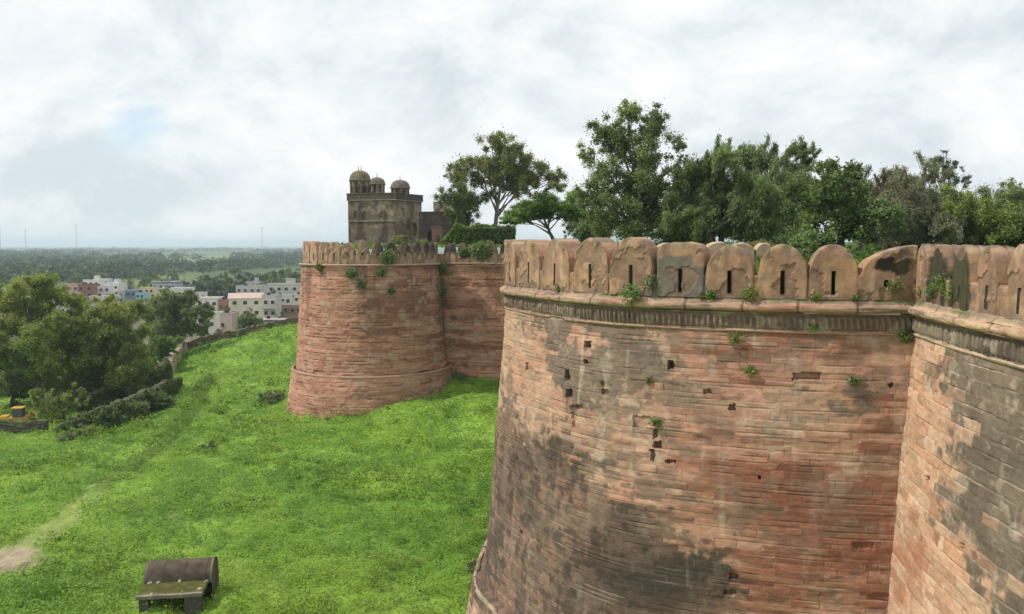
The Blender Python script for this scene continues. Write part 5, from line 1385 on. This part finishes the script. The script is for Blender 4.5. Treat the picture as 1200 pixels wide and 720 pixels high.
# ------------------------------------------------------------------ the village
def house(label, px0, px1, ytop, depth, colr, storeys=2, rz=0.0, roof='parapet', deep=.8, wins=3, group=None, name='house', stair=False, bal=False, doorc=(.12, .08, .06), winc=(.045, .045, .05), top=None):
    w = (px1 - px0) / F * depth; cx = ((px0 + px1) / 2 - 600) / F * depth
    zt = at_y((px0 + px1) / 2, ytop, depth)[2]; h = zt - PLAIN
    t = thing(name, label, 'house', (cx, depth, PLAIN), group)
    dp = max(5.0, w * deep)
    ca, sa = math.cos(rz), math.sin(rz)
    loc = lambda x, y, z: (cx + x * ca - y * sa, depth + x * sa + y * ca, PLAIN + z)
    colr = np.asarray(colr, float)
    mb = MB(); mb.box(loc(0, dp / 2, h / 2 - .4), (w, dp, h - .8 + .0), rz, colr)
    if bal:
        pass
    wl_ = mb.build('wall', M_PAINT, t)
    if roof == 'parapet':
        mb = MB()
        for x, y, sx_, sy_ in ((0, .1, w + .2, .2), (0, dp - .1, w + .2, .2), (-w / 2 + .1, dp / 2, .2, dp - .44), (w / 2 - .1, dp / 2, .2, dp - .44)):
            mb.box(loc(x, y, h - .39), (sx_, sy_, .78), rz, colr * (.92 if top is None else 1) if top is None else np.asarray(top))
        mb.build('roof_parapet', M_PAINT, t)
    elif roof == 'shed':
        mb = MB()
        mb.box(loc(0, dp / 2, h - .3), (w + .8, dp + .8, .25), rz, (.34, .34, .34) if top is None else top); mb.build('roof', M_PAINT, t)
    elif roof == 'gable':
        mb = MB()
        P = [loc(-w / 2 - .3, -.3, h - .8), loc(w / 2 + .3, -.3, h - .8), loc(w / 2 + .3, dp + .3, h - .8), loc(-w / 2 - .3, dp + .3, h - .8), loc(-w / 2 - .3, dp / 2, h + .8), loc(w / 2 + .3, dp / 2, h + .8)]
        mb.add(P, [[0, 1, 5, 4], [2, 3, 4, 5]], (.36, .17, .13) if top is None else top); mb.add(P, [[3, 0, 4], [1, 2, 5]], colr); mb.build('roof', M_PAINT, t)
    fl = max(2.7, (h - .8) / storeys) if storeys else 3
    for s_ in range(storeys):
        zc = (h - .8) * (s_ + .56) / storeys
        for k in range(wins):
            x = (k + .5) / wins * w - w / 2 + random.uniform(-.2, .2)
            if s_ == 0 and k == wins // 2:
                mb = MB(); mb.box(loc(x, -.03, 1.05), (1.0, .12, 2.1), rz, doorc); mb.build('door', M_PAINT, t); continue
            ww = min(1.3, w / wins * .5)
            mb = MB(); mb.box(loc(x, -.04, zc), (ww + .3, .16, 1.5), rz, np.minimum(colr * 1.15, .8)); fr = mb.build('window', M_PAINT, t)
            mb = MB(); mb.box(loc(x, -.10, zc), (ww, .08, 1.2), rz, winc); mb.build('pane', M_GLASS, fr)
        if bal and s_ > 0:
            zb_ = (h - .8) * s_ / storeys
            mb = MB(); mb.box(loc(0, -.7, zb_), (w * .9, 1.3, .18), rz, colr * .7); mb.box(loc(0, -1.3, zb_ + .55), (w * .9, .1, .9), rz, colr * .9); mb.build('balcony', M_PAINT, t)
    if stair:
        mb = MB(); mb.box(loc(w * .2, dp * .5, h + .7), (w * .28, dp * .35, 2.2), rz, colr * .95); mb.box(loc(w * .2, dp * .5, h + 1.86), (w * .32, dp * .4, .14), rz, colr * .8); mb.build('stair_room', M_PAINT, t)
    if random.random() < .6:
        mb = MB(); q = loc(-w * .25, dp * .6, h); mb.lathe((q[0], q[1], q[2] - .8), [(.01, 0), (.6, 0), (.62, .1), (.58, 1.3), (.3, 1.5), (.01, 1.52)], 12, (.03, .03, .035)); mb.build('water_tank', M_PAINT, t)
    return t
WHT = (.66, .64, .58); CRM = (.60, .54, .40); GRY = (.50, .48, .45); BRK = (.24, .15, .115); PNK = (.52, .36, .32); DGY = (.22, .21, .21); BLU = (.16, .28, .52); CYN = (.30, .45, .49); YEL = (.58, .54, .32)
HS = [('large cream white house with a pink gabled top, facing the slope', 268, 306, 347, 285, (.66, .62, .50), 3, .25, 'gable', 3, 0, 0, (.48, .36, .33)),
      ('long white house with a plain parapet left of the large cream house', 213, 254, 349.5, 300, WHT, 3, .1, 'parapet', 5, 0, 0, None),
      ('grey house with dark balconies right of the large cream house', 306, 323, 346, 280, (.50, .48, .44), 3, -.1, 'parapet', 2, 0, 1, None),
      ('brown brick house with a pale parapet beside the far bastion', 323, 353, 355, 290, BRK, 2, -.15, 'parapet', 4, 0, 0, (.5, .46, .42)),
      ('grey concrete house with a roof room, top right of the village', 313, 349, 333, 350, (.52, .50, .47), 4, .1, 'parapet', 4, 1, 0, None),
      ('unfinished dull grey house behind the cream house', 276, 306, 335, 380, (.45, .44, .42), 3, 0, 'parapet', 4, 0, 0, None),
      ('small red brown brick house between the white and cream houses', 255, 268, 351, 300, (.30, .16, .13), 2, 0, 'parapet', 2, 0, 0, None),
      ('low white house under the long white one', 243, 257, 366, 262, WHT, 1, .15, 'parapet', 2, 0, 0, None),
      ('low pinkish house left of the cream house', 256, 271, 367, 258, (.46, .36, .33), 1, -.1, 'parapet', 2, 0, 0, None),
      ('low pale shed below the grey balconied house', 304, 330, 374, 262, (.44, .40, .37), 1, .05, 'shed', 3, 0, 0, (.36, .33, .32)),
      ('long grey roofed shed behind the dark green tree', 178, 206, 330, 430, (.42, .42, .43), 2, .05, 'shed', 4, 0, 0, (.27, .28, .30)),
      ('white house in front of the long grey shed', 185, 220, 338, 400, (.66, .65, .63), 2, .1, 'parapet', 5, 0, 0, None),
      ('pink house at the left of the white cluster', 77, 92, 333, 400, PNK, 3, 0, 'parapet', 2, 0, 0, None),
      ('dark red brick house among the white cluster', 91, 108, 333, 395, (.26, .13, .11), 3, .1, 'parapet', 2, 0, 0, None),
      ('tall white house behind the dark red brick house', 97, 116, 328, 430, (.68, .66, .64), 4, 0, 'parapet', 3, 1, 0, None),
      ('white house with two rows of small windows right of the red brick one', 108, 127, 335, 405, (.64, .62, .62), 3, .15, 'parapet', 3, 0, 0, None),
      ('white house with a stair room at the right of the white cluster', 121, 139, 332, 420, (.67, .66, .63), 3, -.1, 'parapet', 3, 1, 0, None),
      ('low white house in front of the white cluster', 104, 132, 347, 360, (.62, .58, .55), 2, .1, 'parapet', 4, 0, 0, None),
      ('small grey house between the white cluster and the blue house', 138, 149, 341, 400, (.40, .38, .38), 2, 0, 'parapet', 2, 0, 0, None),
      ('deep blue house right of the white cluster', 146, 159, 339, 390, (.17, .20, .29), 2, .1, 'parapet', 2, 0, 0, (.35, .34, .40)),
      ('turquoise house beside the deep blue one', 158, 169, 343, 380, CYN, 3, 0, 'parapet', 2, 0, 0, None),
      ('pale yellow house right of the turquoise one', 163, 180, 337, 410, YEL, 3, .1, 'parapet', 3, 0, 0, None),
      ('cream house below the turquoise one', 151, 165, 357, 340, (.60, .50, .38), 2, 0, 'parapet', 2, 0, 0, None),
      ('white house glimpsed through the light green tree', 45, 68, 342, 370, (.64, .62, .58), 3, .1, 'parapet', 3, 0, 0, None),
      ('white house low behind the light green tree', 60, 84, 352, 345, (.60, .57, .52), 2, 0, 'parapet', 3, 0, 0, None),
      ('grey white house at the left edge behind the trees', -12, 8, 346, 360, (.52, .50, .49), 3, .1, 'parapet', 3, 0, 0, None),
      ('white house hidden low behind the olive tree', 168, 186, 352, 350, (.6, .57, .53), 2, .1, 'parapet', 3, 0, 0, None),
      ('narrow cream house right of the grey roof room house', 344, 358, 345, 330, (.6, .56, .48), 3, 0, 'parapet', 2, 0, 0, None)]
HS += [('plain white house behind the long white one', 222, 240, 343, 360, (.64, .62, .58), 3, .2, 'parapet', 3, 0, 0, None),
      ('pale grey house left of the roof room house, far back', 288, 304, 330, 450, (.50, .49, .47), 3, .1, 'parapet', 3, 1, 0, None),
      ('off white house above the low shed', 322, 340, 346, 320, (.60, .58, .54), 3, .12, 'parapet', 3, 0, 0, None),
      ('white flat roofed house far back above the white cluster', 112, 126, 327, 500, (.66, .65, .64), 3, -.1, 'parapet', 3, 0, 0, None),
      ('white house with a water tank at the right end of the white cluster', 132, 146, 335, 430, (.64, .62, .60), 3, .2, 'parapet', 2, 0, 0, None),
      ('small cream house in front of the pink one', 70, 88, 344, 370, (.58, .54, .46), 2, .1, 'parapet', 2, 0, 0, None),
      ('dun house between the blue house and the long shed', 180, 196, 343, 380, (.46, .42, .38), 2, -.1, 'parapet', 3, 0, 0, None)]
for lb, a, b, yt, dep, cl, st_, rz, rf, wn_, sr, bl, tp_ in HS:
    house(lb, a, b, yt, dep, cl, st_, rz, rf, wins=wn_, stair=bool(sr), bal=bool(bl), group='village houses beyond the slope', top=tp_)

# ------------------------------------------------------------------ trees of the plain
VT = [(255, 330, 14, 470, 'mid', 'large green tree behind the long white house'), (232, 338, 9, 460, 'dark', 'dark tree left of the large green one behind the village'), (30, 322, 11, 520, 'dark', 'dark tree above the light green tree at the left edge'), (300, 326, 9, 520, 'mid', 'tree behind the unfinished grey house'), (338, 320, 10, 560, 'dark', 'dark tree behind the roof room house'),
      (170, 327, 8, 560, 'dark', 'dark tree behind the yellow house'), (150, 330, 7, 540, 'dark', 'dark tree behind the deep blue house'), (205, 320, 8, 620, 'dark', 'dark tree behind the long grey shed'), (90, 325, 8, 600, 'dark', 'dark tree behind the pink house'), (352, 330, 8, 450, 'mid', 'tree beside the far bastion behind the narrow cream house'), (276, 316, 8, 640, 'mid', 'tree further back behind the large green one'), (60, 330, 9, 480, 'mid', 'tree behind the white house glimpsed through leaves'), (118, 322, 7, 640, 'dark', 'dark tree behind the white cluster')]
VT += [(240, 372, 8, 268, 'mid', 'leafy tree in front of the low white house'), (330, 366, 5, 268, 'dark', 'small dark tree beside the low pale shed'), (262, 360, 5, 280, 'mid', 'small tree between the brick house and the cream house'), (100, 352, 8, 340, 'mid', 'tree in front of the low white house of the white cluster'), (140, 352, 7, 345, 'dark', 'dark tree in front of the small grey house'), (172, 352, 7, 330, 'mid', 'tree hiding the foot of the yellow house'), (320, 340, 5, 345, 'dark', 'small dark tree between the grey houses at the top of the village'), (218, 345, 6, 340, 'dark', 'dark tree before the white house by the grey shed')]
for i, (px, py, r, dep, g, lb) in enumerate(VT):
    rng = np.random.default_rng(i)
    cl = [(px, py, r * .6)] + [(px + rng.normal() * r * .6, py + abs(rng.normal()) * r * .45, r * rng.uniform(.4, .6)) for _ in range(7)]
    tree('village_tree', lb, 'tree', ((px - 600) / F * dep, dep, PLAIN), pxc(dep, cl, seed=40 + i), g, 1.0, 1.3, 'trees behind the village', trunk_r=.4, seed=40 + i, n_limb=5, sub=1.2)
rng = np.random.default_rng(77)
NT = 8000
dep = 430 * (13.0 ** (rng.random(NT) ** 1.05))
pxx = rng.uniform(-160, 430, NT)
X = (pxx - 600) / F * dep
dens = .6 * fbm(X * .0045, dep * .0016, 61, 4) + .4 * fbm(X * .02, dep * .006, 62, 3)
keep = dens > np.where(dep < 1400, .49, .52) + rng.normal(0, .03, NT)
X, dep = X[keep], dep[keep]
Pc, Lc, Cc = [], [], []
for x, y in zip(X, dep):
    hgt = rng.choice([rng.uniform(2.5, 5), rng.uniform(5, 8), rng.uniform(8, 12)]) * (1 + .25 * (y > 1500)); wr = hgt * rng.uniform(.5, .9) * (1 + y / 4000)
    n = 30
    d = rng.normal(size=(n, 3)); d /= np.linalg.norm(d, axis=1)[:, None]
    P = np.array([x, y, PLAIN + hgt * .52]) + d * np.array([wr, wr, hgt * .5]) * (rng.uniform(.6, 1, n))[:, None]
    Pc.append(P); Lc.append(np.full(n, hgt * .42))
    g = lerp(np.array([.018, .044, .016]), np.array([.075, .11, .034]), rng.random() ** 1.3)
    Cc.append(g * rng.uniform(.7, 1.25, n)[:, None])
P = np.concatenate(Pc); L = np.concatenate(Lc)
V, Fq, cc = leaf_geo(P, L * rng.uniform(.8, 1.3, len(L)), L * .8, np.concatenate(Cc), None, .9, rng)
wd = mesh('woodland', V, Fq, M_LEAF, None, cc)
tag(wd, 'dark scattered woodland covering the plain out to the horizon', 'woodland', kind='stuff')
for i, px in enumerate([2, 32, 91, 308]):
    D = 3200
    x = (px - 600) / F * D; zt = at_y(px, [264, 268, 262, 266][i], D)[2]
    m_ = thing('mast', ['faint slender mast on the horizon at the left edge of the photo', 'shortest faint mast on the horizon, second from the left edge', 'tallest faint mast on the horizon, above the white houses', 'faint mast on the horizon just left of the far bastion'][i], 'mast', (x, D, PLAIN), 'masts on the horizon')
    mb = MB(); mb.tube([(x, D, PLAIN), (x, D, (zt + PLAIN) / 2), (x, D, zt)], [1.6, 1.2, .7], 8, (.45, .46, .47)); mb.build('pole', M_STEEL, m_)
    mb = MB(); mb.box((x, D, zt - 6), (3.4, 3.4, 5), 0, (.45, .46, .47)); mb.build('antenna', M_STEEL, m_)

# ------------------------------------------------------------------ grass and weeds
def grass(n, r0, r1, a0, a1, seed):
    rng = np.random.default_rng(seed)
    R = np.exp(rng.uniform(math.log(r0), math.log(r1), n)); A = rng.uniform(math.radians(a0), math.radians(a1), n)
    x, y = np.sin(A) * R, np.cos(A) * R
    z = ground_z(x, y)
    bare, track, fur = ground_masks(x, y, z)
    hn = fbm(x * .28 + y * .10, y * .50, 71, 4); hm = fbm(x * 1.1, y * 1.1, 72, 3)
    w = sstep(.36, .60, hn * .6 + hm * .4)
    keep = (rng.random(n) < .30 + .8 * w) & (rng.random(n) > bare) & (rng.random(n) > track * 1.1)
    keep &= (y < 205) & ((np.hypot(x - fc[0], y - fc[1]) > fr_ + 1.35))
    x, y, z, w, R, hn, hm, fur = [v[keep] for v in (x, y, z, w, R, hn, hm, fur)]
    m = len(x)
    foot = np.exp(-np.clip(np.hypot(x - fc[0], y - fc[1]) - fr_ - 1.6, 0, 99) / 1.2)
    hgt = (.05 + .50 * w ** 2) * (1 + 1.2 * fur) + .9 * foot * hm
    z = z + hgt * rng.random(m) ** .7
    P = np.stack([x, y, z], 1)
    L = (.045 + .0018 * R) * rng.uniform(.6, 1.5, m)
    D = rng.normal(size=(m, 3)) * [1, 1, .3]; D[:, 2] += .15
    big = fbm(x * .09, y * .09, 73, 3)
    c = lerp(np.array([.118, .235, .026]), np.array([.235, .37, .046]), sstep(.3, .7, big + .9 * (hm - .5))[:, None])
    c = lerp(c, np.array([.13, .18, .03]), (sstep(.6, .8, fbm(x * .25, y * .25, 74, 3)) * .6)[:, None])
    c = lerp(c, np.array([.085, .20, .030]), (sstep(.45, .62, fbm(x * .22 + y * .16, (y - x) * .10, 76, 4)) * .6)[:, None])
    c = lerp(c, np.array([.05, .11, .016]), (fur * .45)[:, None])
    c = c * rng.uniform(.88, 1.12, m)[:, None]
    return leaf_geo(P, L, L * rng.uniform(.28, .55, m), c, D, 2.2, rng)
def clumps(n, seed):
    rng = np.random.default_rng(seed)
    R_ = np.exp(rng.uniform(math.log(34), math.log(190), n)); A = rng.uniform(math.radians(-36), math.radians(2), n)
    x, y = np.sin(A) * R_, np.cos(A) * R_
    z = ground_z(x, y)
    bare, track, fur = ground_masks(x, y, z)
    row = fbm(x * .16 + y * .22, (y - x) * .05, 91, 3) * .6 + fbm(x * .6, y * .6, 92, 3) * .4
    k = ((rng.random(n) < sstep(.50, .66, row)) | (rng.random(n) < fur * 1.2)) & (bare < .3) & (track < .5) & (y < 195) & (np.hypot(x - fc[0], y - fc[1]) > fr_ + 1.8)
    x, y, z, R_, fur = x[k], y[k], z[k], R_[k], fur[k]
    per = 34; m = len(x)
    rad = rng.uniform(.2, .7, m) * (1 + R_ / 160); hh = rad * rng.uniform(.8, 1.6, m) * (1 + .4 * fur)
    d = rng.normal(size=(m, per, 3)); d /= np.linalg.norm(d, axis=2)[..., None]; d[..., 2] = np.abs(d[..., 2])
    q = d * (rng.random((m, per, 1)) ** .4)
    P = np.stack([x, y, z], 1)[:, None] + q * np.stack([rad, rad, hh], 1)[:, None]
    tint = lerp(np.array([.09, .19, .024]), np.array([.23, .35, .044]), rng.random((m, 1)))[:, None] * rng.uniform(.75, 1.25, (m, per, 1))
    L = np.repeat(.045 + .0018 * R_, per) * rng.uniform(.7, 1.5, m * per)
    return leaf_geo(P.reshape(-1, 3), L, L * .5, tint.reshape(-1, 3), None, .5, rng)
cV, cF, cC = clumps(8500, 503)
print('weed clump leaves', len(cF))
V, Fq, cc = grass(520000, 33, 205, -36, 2, 501)
gr = mesh('grass', np.concatenate([V, cV]), np.concatenate([Fq, cF + len(V)]), M_GRASS, None, np.concatenate([cc, cC]))
tag(gr, 'lush green grass and low weeds covering the slope below the fort', 'grass', kind='stuff')
def fort_weeds(n, seed):
    rng = np.random.default_rng(seed)
    R = np.exp(rng.uniform(math.log(20), math.log(110), n)); A = np.radians(rng.uniform(-14, 34, n))
    x, y = np.sin(A) * R, np.cos(A) * R
    ok_ = poly_sd(x, y, inner_poly) > .25
    x, y, R = x[ok_], y[ok_], R[ok_]
    m = len(x); w = fbm(x * .5, y * .5, 81, 3)
    z = fort_z(x, y) + (.1 + .5 * sstep(.35, .65, w)) * rng.random(m)
    D = rng.normal(size=(m, 3)) * [1, 1, .5]; D[:, 2] += .4
    L = (.10 + .003 * R) * rng.uniform(.6, 1.5, m)
    c = lerp(np.array([.05, .12, .014]), np.array([.11, .20, .03]), sstep(.3, .7, fbm(x * .2, y * .2, 82, 3))[:, None]) * rng.uniform(.6, 1.35, m)[:, None]
    return leaf_geo(np.stack([x, y, z], 1), L, L * .45, c, D, .9, rng)
V, Fq, cc = fort_weeds(60000, 502)
gw = mesh('weeds', V, Fq, M_GRASS, None, cc)
tag(gw, 'green weeds growing on the ground inside the fort walls', 'weeds', kind='stuff')

# ------------------------------------------------------------------ haze
def haze_b(nt, out):
    v = N(nt, 'ShaderNodeVolumePrincipled'); v.inputs['Color'].default_value = (.74, .87, 1.0, 1); v.inputs['Density'].default_value = 1.7e-4; v.inputs['Anisotropy'].default_value = .2
    nt.links.new(v.outputs[0], out.inputs['Volume'])
M_HAZE = material('haze', haze_b)
mb = MB(); mb.box((0, 12900, 17.5), (56000, 58000, 95.0))
hz = mb.build('haze', M_HAZE); tag(hz, kind='stuff')
